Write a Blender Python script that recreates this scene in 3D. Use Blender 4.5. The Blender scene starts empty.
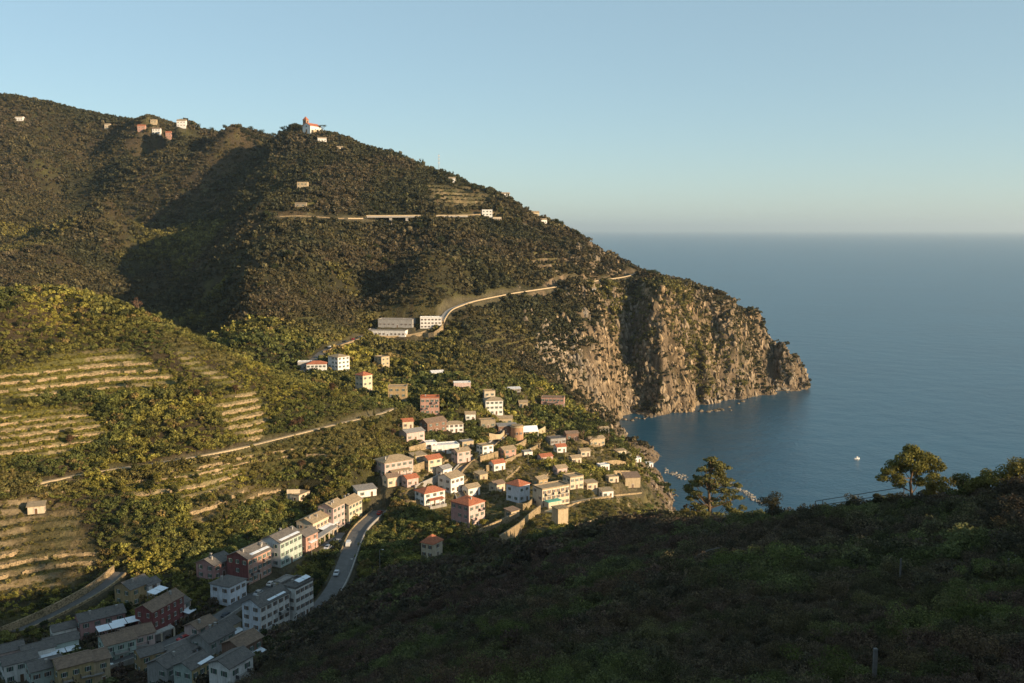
import bpy, math, random
import numpy as np
from mathutils import Vector, Matrix
HAZE = 0.000032; EXPO = 0.93
random.seed(7); rng = np.random.default_rng(7)
F = 950.0; CH = 180.0; HZ = 229.5           # focal length in px, camera height, row of the horizon
PITCH = math.atan((341.5-HZ)/F)
SUN_AZ = math.radians(29); SUN_EL = math.radians(15)   # azimuth: clockwise from +X (right) towards the back
SUND = np.array([math.cos(SUN_AZ)*math.cos(SUN_EL), -math.sin(SUN_AZ)*math.cos(SUN_EL), math.sin(SUN_EL)])
cp_, sp_ = math.cos(PITCH), math.sin(PITCH)
def ray(u, v):                                # ray through a pixel, y component = 1 (level depth)
    a = (u-512.0)/F; b = -(v-341.5)/F
    y = cp_ + b*sp_; z = -sp_ + b*cp_
    return a/y, z/y
def pt(u, v, D):                              # D = level depth along +Y
    a, b = ray(u, v); return (a*D, D, CH+b*D)
def proj(x, y, z):
    y = np.maximum(y, 1e-3); dz = z-CH
    w = y*cp_ - dz*sp_; b = (y*sp_ + dz*cp_)/w
    return 512.0+F*x/w, 341.5-F*b
# ------------------------------------------------------------------ relief
P = []
def V(v, *ud):
    for i in range(0, len(ud), 2): P.append(pt(ud[i], v, ud[i+1]))
def Hh(u, *dz):                               # hidden points: azimuth pixel, then depth, height pairs
    a = (u-512.0)/F
    for i in range(0, len(dz), 2): P.append((a*dz[i], dz[i], dz[i+1]))
for u, v, D in [(-150,92,1700),(-60,93,1700),(0,97,1700),(50,104,1700),(90,119,1680),(130,124,1650),(150,121,1600),(180,123,1560),(230,126,1500),
    (290,129,1420),(312,132,1400),(340,139,1370),(390,156,1320),(440,175,1280),(480,186,1250),(500,194,1230),(520,206,1200),(560,226,1160),
    (600,246,1130),(640,271,1090),(680,289,1085),(720,309,1085),(745,314,1088),(762,323,1090),(785,350,1098),(800,372,1105)]:
    P.append(pt(u, v, D))
for u, z in [(-150,380),(0,380),(130,340),(312,290),(440,215)]: Hh(u, 1900, z, 2400, z-130)
Hh(500, 1400,170, 1700,40, 1900,-15); Hh(560, 1300,110, 1480,10, 1600,-20); Hh(600, 1240,90, 1380,0, 1500,-20)
Hh(640, 1190,70, 1280,5, 1400,-20); Hh(680, 1160,50, 1230,-5, 1300,-20); Hh(720, 1150,30, 1200,-12); Hh(762, 1140,20, 1180,-12); Hh(800, 1150,-8, 1250,-20)
V(160, -60,1450, 0,1500, 40,1480, 90,1600, 130,1510, 160,1480, 205,1530, 248,1470, 285,1290, 340,1270)
V(200, -100,1280, 0,1330, 60,1470, 108,1240, 172,1570, 222,1370, 262,1070, 330,1080, 380,1130, 430,1120, 480,1180)
V(228, 540,1130, 500,1090, 440,1040, 395,1060)
V(250, -100,1050, 0,1200, 45,1100, 90,1330, 130,1270, 200,1110, 252,910, 300,900, 350,950, 385,1010, 425,890, 470,970, 520,1020, 560,1060, 590,1090)
V(275, 0,1000, 60,1050, 130,1150, 200,1010, 247,805, 300,850, 350,900, 385,950, 420,860, 470,900, 520,960, 580,1030, 620,1060)
V(300, 160,1060, 205,960, 248,745, 300,800, 350,860, 380,900, 420,820, 470,870, 520,900, 560,950, 600,975, 625,1010, 650,985, 690,1020, 730,1060)
V(340, 245,655, 290,690, 335,700, 378,790, 418,800, 455,750, 500,800, 550,870, 600,925, 628,985, 650,950, 700,985, 738,1030, 765,1090, 790,1082)
V(380, 330,600, 385,685, 425,680, 460,632, 500,685, 550,760, 590,880, 610,915, 630,968, 650,938, 700,965, 736,1012, 765,1078, 795,1066)
V(400, 400,595, 430,590, 462,575, 500,620, 540,670, 575,740)
V(430, 400,500, 450,540, 500,570, 550,600, 585,630)
V(418, 520,620, 560,640, 590,660)
V(460, 350,430, 395,450, 450,480, 500,500, 550,520, 600,560, 630,610)
V(490, 230,400, 270,415, 350,420, 400,420, 450,440, 520,450, 560,460, 600,480, 630,520, 655,600)
V(510, 200,375, 250,390, 320,410, 380,415, 430,410, 470,420, 540,410, 600,420, 635,430)
V(540, 150,350, 200,360, 300,380, 350,385, 400,375, 440,368)
V(560, 250,342, 300,350, 350,355, 400,350)
V(600, 100,320, 150,318, 200,318, 250,318, 300,322, 335,322)
V(640, 0,292, 60,292, 120,294, 200,292, 260,290)
V(683, 0,262, 80,262, 160,262, 215,256)
Hh(0, 200,62, 150,84, 80,127, 40,155); Hh(120, 210,64, 160,88, 90,125, 45,152); Hh(-300, 350,60, 280,62, 150,90, 80,130, 500,70); Hh(-300, 650,150)
# left terraced hill
V(620, 0,304, 60,312); V(585, 0,324, 60,330, 110,335)
V(540, 0,343, 60,350, 110,350); V(500, 0,365, 60,372, 130,375)
V(460, 0,385, 70,395, 140,402, 200,408, 260,425)
V(430, 0,403, 70,415, 140,425, 200,430, 250,440, 300,455, 350,468)
V(400, 0,421, 70,436, 140,448, 200,455, 250,465, 310,485, 360,505)
V(370, 0,440, 70,458, 130,472, 190,480, 240,492)
V(340, 0,460, 70,485, 120,497, 170,502)
V(312, 0,478, 60,510, 100,518)
V(295, 20,495, 60,525)
for u, v, D in [(-80,300,500),(0,302,490),(60,289,540),(100,300,535),(140,314,530),(180,332,525),(210,345,522),(250,362,520),(290,380,520),(330,392,535)]:
    P.append(pt(u, v, D)); a = (u-512)/F
for u, z in [(-80,97),(0,97),(60,94),(100,90),(140,86),(180,82),(210,82)]: Hh(u, 640, z, 760, z-2)
V(320, 190,900, 225,810)
Hh(250, 590,88, 640,90); Hh(290, 580,84)
Hh(-200, 520,150, 900,120, 1100,180, 1500,300)
# camera hill (foreground) and its crest
V(683, 260,205, 300,175, 350,140, 400,110, 460,88, 512,72, 600,60, 700,54, 800,50, 870,47, 950,42, 1024,38)
V(640, 280,268, 320,235, 360,205, 420,160, 500,118, 600,88, 700,76, 800,70, 900,64, 1024,54)
V(600, 350,290, 400,255, 450,220, 500,185, 600,132, 700,110, 800,98, 900,88, 1024,76)
V(570, 400,320, 450,280, 500,245, 560,205, 650,160, 740,135, 830,122, 920,110, 1024,96)
V(545, 500,290, 540,270, 600,228, 680,180, 760,160, 850,146, 940,132, 1024,118)
for u, v, D in [(440,570,345),(480,567,325),(520,557,310),(560,545,292),(600,530,272),(640,526,250),(680,522,228),(720,525,212),(760,528,202),
                (800,522,193),(850,515,182),(900,506,172),(960,499,162),(1024,494,154),(1100,485,145)]: P.append(pt(u, v, D))
Hh(520, 350,61, 380,60); Hh(560, 330,69, 360,63); Hh(600, 320,74, 360,62); Hh(640, 300,80, 350,50, 400,48); Hh(680, 280,88, 330,38, 380,22, 450,12, 520,4, 600,-2)  # hidden back slope, partly raised to shade the town row
Hh(720, 270,86, 320,30, 360,4, 450,-6, 550,-12, 650,-10); Hh(760, 260,68, 310,20, 340,0, 420,-12); Hh(800, 250,70, 290,24, 320,0, 380,-14)
Hh(850, 240,74, 280,26, 310,-2, 360,-15); Hh(900, 230,78, 270,30, 300,-2, 350,-15); Hh(960, 220,82, 260,32, 290,-2, 340,-15); Hh(1024, 210,86, 250,34, 285,-4, 330,-15)
Hh(1200, 120,140, 170,100, 220,30, 250,-8, 320,-16); Hh(1500, 90,140, 140,90, 190,10, 240,-15)
for p in [(0,0,177.3),(8,-8,180),(30,-20,187),(60,-10,187),(62,30,170),(95,20,184),(110,-30,190),(80,60,166),(100,48,173),(125,32,180),(88,78,167),(108,66,172),(72,92,157),(40,-80,205),(120,-100,190),(200,-60,150),(150,0,160),(180,60,100),(250,0,30),(300,-80,10),(330,60,-15),  # unseen ground beside the camera, partly raised to keep sun off the foreground
          (0,-100,215),(-60,-40,180),(-120,-80,180),(-100,40,135),(-60,20,155),(-200,-200,230),(0,-250,260),(150,-250,220),(300,-250,80),(-300,0,120),(-300,150,80),(-250,-100,180),(-500,-200,250),(-500,200,150),(-560,450,140),
          (15,20,168.5),(-15,20,167),(28,34,161),(30,60,154),(420,-150,-20),(450,200,-25),(400,400,-25),(600,0,-25)]: P.append(p)
# coast and sea bed
for u, v in [(625,432),(640,449),(652,467),(664,484),(672,494)]:
    D = CH/(-ray(u, v)[1]); a = ray(u, v)[0]; P.append((a*D, D, 0.0)); P.append((a*D+30, D+10, -12)); P.append((a*D-14, D-14, 11))
for u, v in [(620,417),(640,417),(660,414),(700,410),(735,402),(750,397),(775,393),(795,391),(806,384)]:
    D = CH/(-ray(u, v)[1]); a = ray(u, v)[0]; P.append((a*D, D, -1.0)); P.append((a*(D-28)+6, D-28, -14))
Hh(610, 880,14, 760,-4, 820,-2); Hh(600, 700,30); Hh(590, 800,24); Hh(640, 850,-15, 780,-8); Hh(700, 800,-20, 700,-12); Hh(760, 900,-25, 700,-20); Hh(830, 1050,-22, 1150,-24, 900,-25, 600,-25, 1400,-25); Hh(900, 500,-25, 1200,-25, 700,-25)
Hh(1100, 400,-25, 800,-25, 1300,-25); Hh(620, 1600,-25, 2200,-30); Hh(520, 2200,-30); Hh(800, 1700,-30, 2300,-30); Hh(690, 660,-4); Hh(660, 560,20); Hh(660, 480,30, 430,38)
P = np.array(P, float)
GX0, GY0, GS = -1500.0, -400.0, 4.0
GNX, GNY = 640, 760
def rbf_fit(P, c=10.0, lam=0.6):
    d = np.sqrt(((P[:,None,:2]-P[None,:,:2])**2).sum(-1)+c*c)
    n = len(P); A = np.zeros((n+3, n+3)); A[:n,:n] = -d + lam*np.eye(n)*1.0
    A[:n,n] = 1; A[:n,n+1:] = P[:,:2]; A[n,:n] = 1; A[n+1:,:n] = P[:,:2].T
    b = np.zeros(n+3); b[:n] = P[:,2]; return np.linalg.solve(A, b)
def rbf_grid(P, w, c=10.0):
    xs = (GX0+GS*np.arange(GNX)).astype(np.float32); ys = (GY0+GS*np.arange(GNY)).astype(np.float32)
    X, Y = np.meshgrid(xs, ys); Z = (w[-3]+w[-2]*X+w[-1]*Y).astype(np.float32)
    for i, (px, py, _) in enumerate(P): Z -= np.float32(w[i])*np.sqrt((X-np.float32(px))**2+(Y-np.float32(py))**2+np.float32(c*c))
    return Z
# merge near-duplicate points
keep = []
for i in range(len(P)):
    if all((P[i,0]-P[j,0])**2+(P[i,1]-P[j,1])**2 > 9 for j in keep): keep.append(i)
P = P[keep]
BASE = rbf_grid(P, rbf_fit(P))
def samp(G, x, y, x0=GX0, y0=GY0, s=GS):
    fx = np.clip((x-x0)/s, 0, G.shape[1]-1.001); fy = np.clip((y-y0)/s, 0, G.shape[0]-1.001)
    i = fx.astype(int); j = fy.astype(int); a = fx-i; b = fy-j
    return (G[j,i]*(1-a)+G[j,i+1]*a)*(1-b)+(G[j+1,i]*(1-a)+G[j+1,i+1]*a)*b
_lat = {}
def vnoise(x, y, s, seed):
    if seed not in _lat: _lat[seed] = np.random.default_rng(seed).random((256, 256))
    L = _lat[seed]; X = x/s+seed*17.3; Y = y/s-seed*9.1
    i = np.floor(X).astype(int); j = np.floor(Y).astype(int); a = X-i; b = Y-j
    a = a*a*(3-2*a); b = b*b*(3-2*b); i0 = i & 255; i1 = (i+1) & 255; j0 = j & 255; j1 = (j+1) & 255
    return ((L[j0,i0]*(1-a)+L[j0,i1]*a)*(1-b)+(L[j1,i0]*(1-a)+L[j1,i1]*a)*b)*2-1
def fbm(x, y, s, o, seed):
    r = 0; amp = 1; t = 0
    for k in range(o): r = r+amp*vnoise(x, y, s/2**k, seed+k); t += amp; amp *= .5
    return r/t
def sstep(a, b, x):
    t = np.clip((x-a)/(b-a), 0, 1); return t*t*(3-2*t)
def poly_mask(u, v, poly, soft=6.0):          # 1 inside, fades out over soft px
    inside = np.zeros(u.shape, bool); d2 = np.full(u.shape, 1e9)
    n = len(poly)
    for i in range(n):
        (x1, y1), (x2, y2) = poly[i], poly[(i+1) % n]
        c = ((y1 > v) != (y2 > v)); xi = (x2-x1)*(v-y1)/((y2-y1) if y2 != y1 else 1e-9)+x1
        inside ^= (c & (u < xi))
        t = np.clip(((u-x1)*(x2-x1)+(v-y1)*(y2-y1))/((x2-x1)**2+(y2-y1)**2), 0, 1)
        d2 = np.minimum(d2, (u-x1-t*(x2-x1))**2+(v-y1-t*(y2-y1))**2)
    d = np.sqrt(d2)
    return np.where(inside, np.clip(d/soft, 0, 1), 0)
# terraced fields: (outline, step of the terraces in m, kind)
ZT = [([(-60,385),(0,368),(60,352),(115,346),(150,360),(190,380),(150,392),(60,396),(-60,400)], 2.7, 'vine'),
      ([(-60,408),(0,404),(85,403),(122,436),(70,456),(0,462),(-60,466)], 2.2, 'vine'),
      ([(205,395),(262,388),(275,425),(262,446),(225,438)], 2.4, 'vine'),
      ([(-60,495),(0,496),(40,490),(78,505),(112,560),(75,588),(0,600),(-60,600)], 2.3, 'soil'),
      ([(175,500),(230,484),(290,480),(275,500),(215,520),(180,526)], 2.4, 'soil'),
      ([(150,330),(212,347),(250,362),(235,372),(170,350)], 2.0, 'grass'),
      ([(170,345),(225,372),(260,392),(225,388),(180,365)], 2.2, 'vine'),
      ([(282,300),(330,318),(352,338),(325,346),(280,330)], 4.0, 'grass'),
      ([(405,352),(470,340),(520,350),(540,385),(470,382),(420,372)], 3.2, 'grass'),
      ([(580,478),(628,470),(665,488),(640,520),(560,532),(500,552),(480,545),(530,515)], 2.8, 'soil'),
      ([(320,418),(420,404),(430,440),(380,450),(300,470),(280,450)], 2.2, 'grass'),
      ([(440,330),(500,318),(560,340),(560,372),(480,350)], 4.0, 'grass'),
      ([(420,182),(480,182),(500,205),(470,210),(420,200)], 5.0, 'soil'),
      ([(270,182),(310,182),(318,212),(270,212)], 5.0, 'grass'),
      ([(515,245),(560,250),(600,270),(540,278)], 6.0, 'grass'),
      ([(120,480),(228,460),(256,470),(200,500),(140,508)], 2.2, 'vine'),
      ([(-60,466),(40,472),(95,488),(60,497),(-60,493)], 2.2, 'grass'),
      ([(100,470),(200,455),(330,425),(380,420),(330,470),(230,478),(120,490)], 2.0, 'grass'),
      ([(400,500),(480,535),(540,520),(600,500),(560,470),(470,440),(400,450)], 2.4, 'soil'),
      ([(550,425),(610,445),(640,470),(560,462),(520,450)], 2.6, 'soil')]
def relief(x, y):
    """height before pads, roads and terraces; the cliffs are warped sideways into ribs and gullies"""
    cl = sstep(820, 900, y)*sstep(30, 90, x)*(1-sstep(1130, 1180, y))
    wx = x+cl*(15*fbm(x, y, 70, 3, 11)+8*fbm(x, y, 19, 3, 31)); wy = y+cl*(26*fbm(x, y*.5, 58, 3, 21)+13*fbm(x, y, 17, 3, 41)+5*np.abs(vnoise(x, y, 9, 43)))
    uu = 512+F*x/np.maximum(y, 1); gm = cl*(1-sstep(985+20*vnoise(x, y, 25, 46), 1040, y))
    wy = wy-gm*(19*np.exp(-((uu-633-6*vnoise(x, y, 30, 44))/15)**2)+26*np.exp(-((uu-768)/13)**2)+16*np.exp(-((uu-700)/7)**2)-10*np.exp(-((uu-665)/10)**2))
    z = samp(BASE, wx, wy)
    far = sstep(560, 760, y)
    z = z+far*sstep(0, 20, z)*(5.5*fbm(x, y, 95, 4, 51)+1.5*fbm(x, y, 18, 2, 61))+(1-far)*sstep(2, 14, z)*sstep(25, 140, np.hypot(x, y))*(1.5*fbm(x, y, 45, 3, 71))
    z = z+cl*2.2*fbm(x, y, 9, 3, 81)
    sh = sstep(60, 100, x)*sstep(380, 480, y)*(1-sstep(760, 840, y))
    return z+sh*sstep(-6, 6, z)*1.8*fbm(x, y, 9, 3, 91)
def terrace(x, y, z):
    u, v = proj(x, y, z); fr = np.zeros_like(z); m = np.zeros_like(z); kind = np.zeros(z.shape, int); out = z.copy()
    for k, (pl, st, kd) in enumerate(ZT):
        us = [p[0] for p in pl]; vs = [p[1] for p in pl]
        sel = (u > min(us)) & (u < max(us)) & (v > min(vs)) & (v < max(vs)) & (y > 200)
        if not sel.any(): continue
        mm = poly_mask(u[sel]+(5 if kd != 'soil' else 14)*vnoise(x[sel], y[sel], 14, 5), v[sel]+3*vnoise(x[sel], y[sel], 14, 6), pl)
        zz = z[sel]+.5*fbm(x[sel], y[sel], 30, 2, 15); t = zz/st; f = t-np.floor(t)
        zt = st*(np.floor(t)+.12*f+.88*sstep(.70, .95, f))-(zz-z[sel])
        out[sel] = np.where(mm > 0, z[sel]*(1-mm)+zt*mm, out[sel])
        s2 = np.where(mm > m[sel], mm, m[sel]); kk = kind[sel]; ff = fr[sel]
        kk[mm > m[sel]] = {'vine': 1, 'soil': 2, 'grass': 3}[kd]; ff[mm > m[sel]] = f[mm > m[sel]]
        kind[sel] = kk; fr[sel] = ff; m[sel] = s2
    return out, m, kind, fr
PADS = []; ROADS = []
def seg_dist(x, y, pl):
    best = np.full(x.shape, 1e9); zz = np.zeros(x.shape)
    for (a, b) in zip(pl[:-1], pl[1:]):
        dx, dy = b[0]-a[0], b[1]-a[1]; t = np.clip(((x-a[0])*dx+(y-a[1])*dy)/(dx*dx+dy*dy+1e-9), 0, 1)
        d = np.hypot(x-a[0]-t*dx, y-a[1]-t*dy); k = d < best
        best = np.where(k, d, best); zz = np.where(k, a[2]+t*(b[2]-a[2]), zz)
    return best, zz
def height(x, y, info=False):
    x = np.asarray(x, float); y = np.asarray(y, float); sh = x.shape; x = x.ravel(); y = y.ravel()
    z = relief(x, y); z, m, kd, fr = terrace(x, y, z)
    clear = np.zeros_like(z)
    for pl, hw, bl, bb in ROADS:
        s = (x > bb[0]) & (x < bb[1]) & (y > bb[2]) & (y < bb[3])
        if not s.any(): continue
        d, zz = seg_dist(x[s], y[s], pl); w = 1-sstep(hw+.3, hw+bl, d)
        z[s] = z[s]*(1-w)+(zz-.12)*w; fy = 3.4 if bb[2] > 640 else 0; clear[s] = np.maximum(clear[s], 1-sstep(hw+.8+fy*.5, hw+2+fy, d))
    for (px, py, pz, th, L, W) in PADS:
        R = math.hypot(L, W)/2+6
        s = (np.abs(x-px) < R) & (np.abs(y-py) < R)
        if not s.any(): continue
        lx = (x[s]-px)*math.cos(th)+(y[s]-py)*math.sin(th); ly = -(x[s]-px)*math.sin(th)+(y[s]-py)*math.cos(th)
        d = np.maximum(np.abs(lx)-L/2, np.abs(ly)-W/2); w = 1-sstep(.6, 4.0, d)
        z[s] = z[s]*(1-w)+pz*w; clear[s] = np.maximum(clear[s], 1-sstep(.4, 1.6, d))
    z = z.reshape(sh)
    if info: return z, m.reshape(sh), kd.reshape(sh), fr.reshape(sh), clear.reshape(sh)
    return z
def hit(u, v, dmin=20, dmax=2300):            # first point of the ground seen through a pixel
    a, b = ray(u, v); D = np.arange(dmin, dmax, 1.0)
    z = relief(a*D, D); ab = z > CH+b*D; k = np.nonzero(ab[1:] & ~ab[:-1])[0]+1; k = k[D[k] > 34]
    if len(k) == 0:                            # skyline: the closest approach
        g = CH+b*D-z; g[D < 150] = 1e9; i = int(np.argmin(g)); return a*D[i], float(D[i]), float(z[i])
    i = k[0]; return a*D[i], float(D[i]), float(z[i])
def hz(x, y): return float(height(np.array([x]), np.array([y]))[0])
# ------------------------------------------------------------------ scene helpers
sc = bpy.context.scene; COL = sc.collection
def link(name, me, parent=None):
    o = bpy.data.objects.new(name, me); COL.objects.link(o)
    if parent: o.parent = parent
    return o
def tag(o, label=None, cat=None, group=None, kind=None):
    if label: o['label'] = label
    if cat: o['category'] = cat
    if group: o['group'] = group
    if kind: o['kind'] = kind
    return o
def np_mesh(name, verts, faces, mats=None, smooth=False, mi=None):
    me = bpy.data.meshes.new(name); nv = len(verts); nf, k = faces.shape
    me.vertices.add(nv); me.vertices.foreach_set('co', np.asarray(verts, np.float32).ravel())
    me.loops.add(nf*k); me.loops.foreach_set('vertex_index', np.asarray(faces, np.int32).ravel())
    me.polygons.add(nf); me.polygons.foreach_set('loop_start', np.arange(0, nf*k, k, dtype=np.int32))
    me.polygons.foreach_set('use_smooth', np.full(nf, smooth))
    if mi is not None: me.polygons.foreach_set('material_index', np.asarray(mi, np.int32))
    for m in (mats or []): me.materials.append(m)
    me.update(calc_edges=True); return me
def fcol(me, name, cols, dom='POINT'):
    a = me.attributes.new(name, 'FLOAT_COLOR', dom); c = np.ones((len(cols), 4), np.float32); c[:, :3] = cols
    a.data.foreach_set('color', c.ravel())
class NT:
    def __init__(s, name):
        s.m = bpy.data.materials.new(name); s.m.use_nodes = True; s.t = s.m.node_tree; s.t.nodes.clear()
    def n(s, typ, ins=None, **kw):
        nd = s.t.nodes.new(typ)
        for k, v in kw.items(): setattr(nd, k, v)
        for k, v in (ins or {}).items():
            sock = nd.inputs[k]
            if isinstance(v, bpy.types.NodeSocket): s.t.links.new(v, sock)
            else: sock.default_value = v
        return nd
    def ramp(s, fac, stops):
        r = s.n('ShaderNodeValToRGB', {'Fac': fac}); e = r.color_ramp.elements
        while len(e) < len(stops): e.new(.5)
        for i, (p, c) in enumerate(stops): e[i].position = p; e[i].color = (*c, 1)
        return r.outputs['Color']
    def mul(s, a, b, mode='MULTIPLY', fac=1.0):
        m = s.n('ShaderNodeMix', data_type='RGBA', blend_type=mode)
        for k, v in ((0, fac), (6, a), (7, b)):
            if isinstance(v, bpy.types.NodeSocket): s.t.links.new(v, m.inputs[k])
            else: m.inputs[k].default_value = v if k == 0 else (*v, 1)
        return m.outputs[2]
    def noise(s, scale, detail=4, rough=.55, vec=None, out='Fac'):
        nd = s.n('ShaderNodeTexNoise', {'Scale': scale, 'Detail': detail, 'Roughness': rough})
        if vec is None: vec = s.n('ShaderNodeTexCoord').outputs['Object']
        s.t.links.new(vec, nd.inputs['Vector']); return nd.outputs[out]
    def done(s, col, rough=.9, bump=None, bstr=.4, bdist=.1, spec=.2, extra=None):
        b = s.n('ShaderNodeBsdfPrincipled', {'Roughness': rough, 'Specular IOR Level': spec})
        if isinstance(col, bpy.types.NodeSocket): s.t.links.new(col, b.inputs['Base Color'])
        else: b.inputs['Base Color'].default_value = (*col, 1)
        for k, v in (extra or {}).items(): b.inputs[k].default_value = v
        if bump is not None:
            bp = s.n('ShaderNodeBump', {'Height': bump, 'Strength': bstr, 'Distance': bdist}); s.t.links.new(bp.outputs[0], b.inputs['Normal'])
        o = s.n('ShaderNodeOutputMaterial'); s.t.links.new(b.outputs[0], o.inputs[0]); return s.m
def flat_mat(name, col, rough=.85, var=.25, scale=1.2, spec=.2, metal=0):
    t = NT(name); n = t.noise(scale, 5, .65)
    c = t.mul(col, t.ramp(n, [(.25, (1-var,)*3), (.75, (1+var*.35,)*3)]))
    return t.done(c, rough, bump=n, bstr=.25, bdist=.05, spec=spec, extra={'Metallic': metal})
# ground
def ground_mat():
    t = NT('ground'); vc = t.n('ShaderNodeAttribute', attribute_name='gcol').outputs['Color']
    rk = t.n('ShaderNodeAttribute', attribute_name='rock').outputs['Fac']
    co = t.n('ShaderNodeTexCoord').outputs['Object']
    n1 = t.noise(.55, 6, .7, co); n2 = t.noise(.09, 5, .6, co)
    mp = t.n('ShaderNodeMapping', {'Vector': co, 'Scale': (1, 1, .28), 'Rotation': (0, .35, .4)})
    n3 = t.noise(.16, 8, .72, mp.outputs[0])
    c = t.mul(vc, t.ramp(n1, [(.25, (.55, .55, .55)), (.75, (1.4, 1.4, 1.4))]))
    c = t.mul(c, t.ramp(n2, [(.3, (.75, .75, .75)), (.7, (1.25, 1.25, 1.25))]))
    rockc = t.ramp(n3, [(.32, (.03, .026, .02)), (.42, (.11, .083, .055)), (.54, (.21, .155, .098)), (.74, (.34, .265, .18))])
    c = t.mul(c, rockc, 'MIX', rk)
    bmp = t.n('ShaderNodeMath', {0: n1, 1: n3}, operation='ADD').outputs[0]
    return t.done(c, .95, bump=bmp, bstr=1.0, bdist=1.6, spec=.05)
M = {}
M['ground'] = ground_mat()
# ------------------------------------------------------------------ roads (measured on the ground, depth by hit())
def road3(px, dz=0.0, smooth=5):
    pts = [hit(*p) if len(p) == 2 else pt(*p) for p in px]
    out = []
    for a, b in zip(pts[:-1], pts[1:]):
        n = max(1, int(math.dist(a, b)/4))
        out += [tuple(a[k]+(b[k]-a[k])*i/n for k in range(3)) for i in range(n)]
    out.append(pts[-1]); A = np.array(out)
    for _ in range(smooth): A[1:-1] = (A[:-2]+A[1:-1]*2+A[2:])/4
    A[:, 2] += dz; return A
RD = {}
def add_road(key, A, hw, bl=3.0):
    RD[key] = A
    ROADS.append((A, hw, bl, (A[:,0].min()-12, A[:,0].max()+12, A[:,1].min()-12, A[:,1].max()+12)))
add_road('street', road3([(20,700,262),(70,676,270),(140,655,280),(196,634,292),(240,604,312),(272,580,334),(300,562,352),(330,545,372),(346,533,388)], smooth=10), 3.4, 2.5)
add_road('main', road3([(296,632,290),(316,612,308),(335,590,325),(345,565,345),(352,545,368),(358,530,388),(372,517,406),(385,508,420),(390,501,430)], smooth=8), 3.6, 3)
add_road('upper', road3([(-60,655,292),(0,641,300),(30,627,306),(62,611,312),(92,597,318),(112,583,328),(121,572,338)], smooth=8), 2.6, 2)
add_road('lane', road3([(462,500),(452,478),(466,463),(486,450),(500,438),(512,428),(505,418),(492,414)], smooth=6), 2.6, 2.5)
add_road('terrace_road', road3([(548,512),(575,502),(610,496),(640,493)], smooth=4), 2.4, 2.5)
add_road('school', road3([(300,374),(322,352),(345,343),(368,336),(395,338),(425,334),(441,322)], smooth=5), 3.2, 1.8)
add_road('coast', road3([(441,322),(446,311),(470,302),(510,294),(550,288),(590,282),(625,277),(643,271)], smooth=8), 3.0, 5)
add_road('mountain', road3([(280,217),(300,216),(340,219),(374,219)], smooth=6), 3.5, 6)
add_road('mountain_far', road3([(462,216),(500,213),(540,232),(580,242),(600,243)], smooth=6), 3.0, 6)
add_road('path', road3([(40,483),(95,473),(150,465),(200,457),(250,447),(290,436),(340,424),(380,414),(394,408)], smooth=3), .7, 2)
# ------------------------------------------------------------------ buildings table: pads first
#  key, (u, v of the foot nearest us, optional depth), L, W, eaves height, yaw deg, roof kind, roof rise, wall, roof, storeys, windows per storey, label, category, extras
exec_buildings = None
WALLC = dict(pink=(.46,.27,.25), white=(.78,.76,.72), cream=(.64,.54,.40), mint=(.44,.52,.47), red=(.23,.085,.08), ochre=(.42,.31,.17), yellow=(.50,.39,.21),
    palepink=(.58,.44,.40), grey=(.36,.35,.33), stone=(.34,.28,.20), salmon=(.48,.29,.23), bluewhite=(.68,.71,.76), brown=(.24,.15,.11), tan=(.50,.40,.26), orange=(.42,.25,.15))
ROOFC = dict(slate=(.15,.14,.132), tan=(.34,.27,.18), clay=(.40,.15,.085), white=(.66,.67,.68), brown=(.22,.16,.12), grey=(.28,.27,.26))
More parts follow.
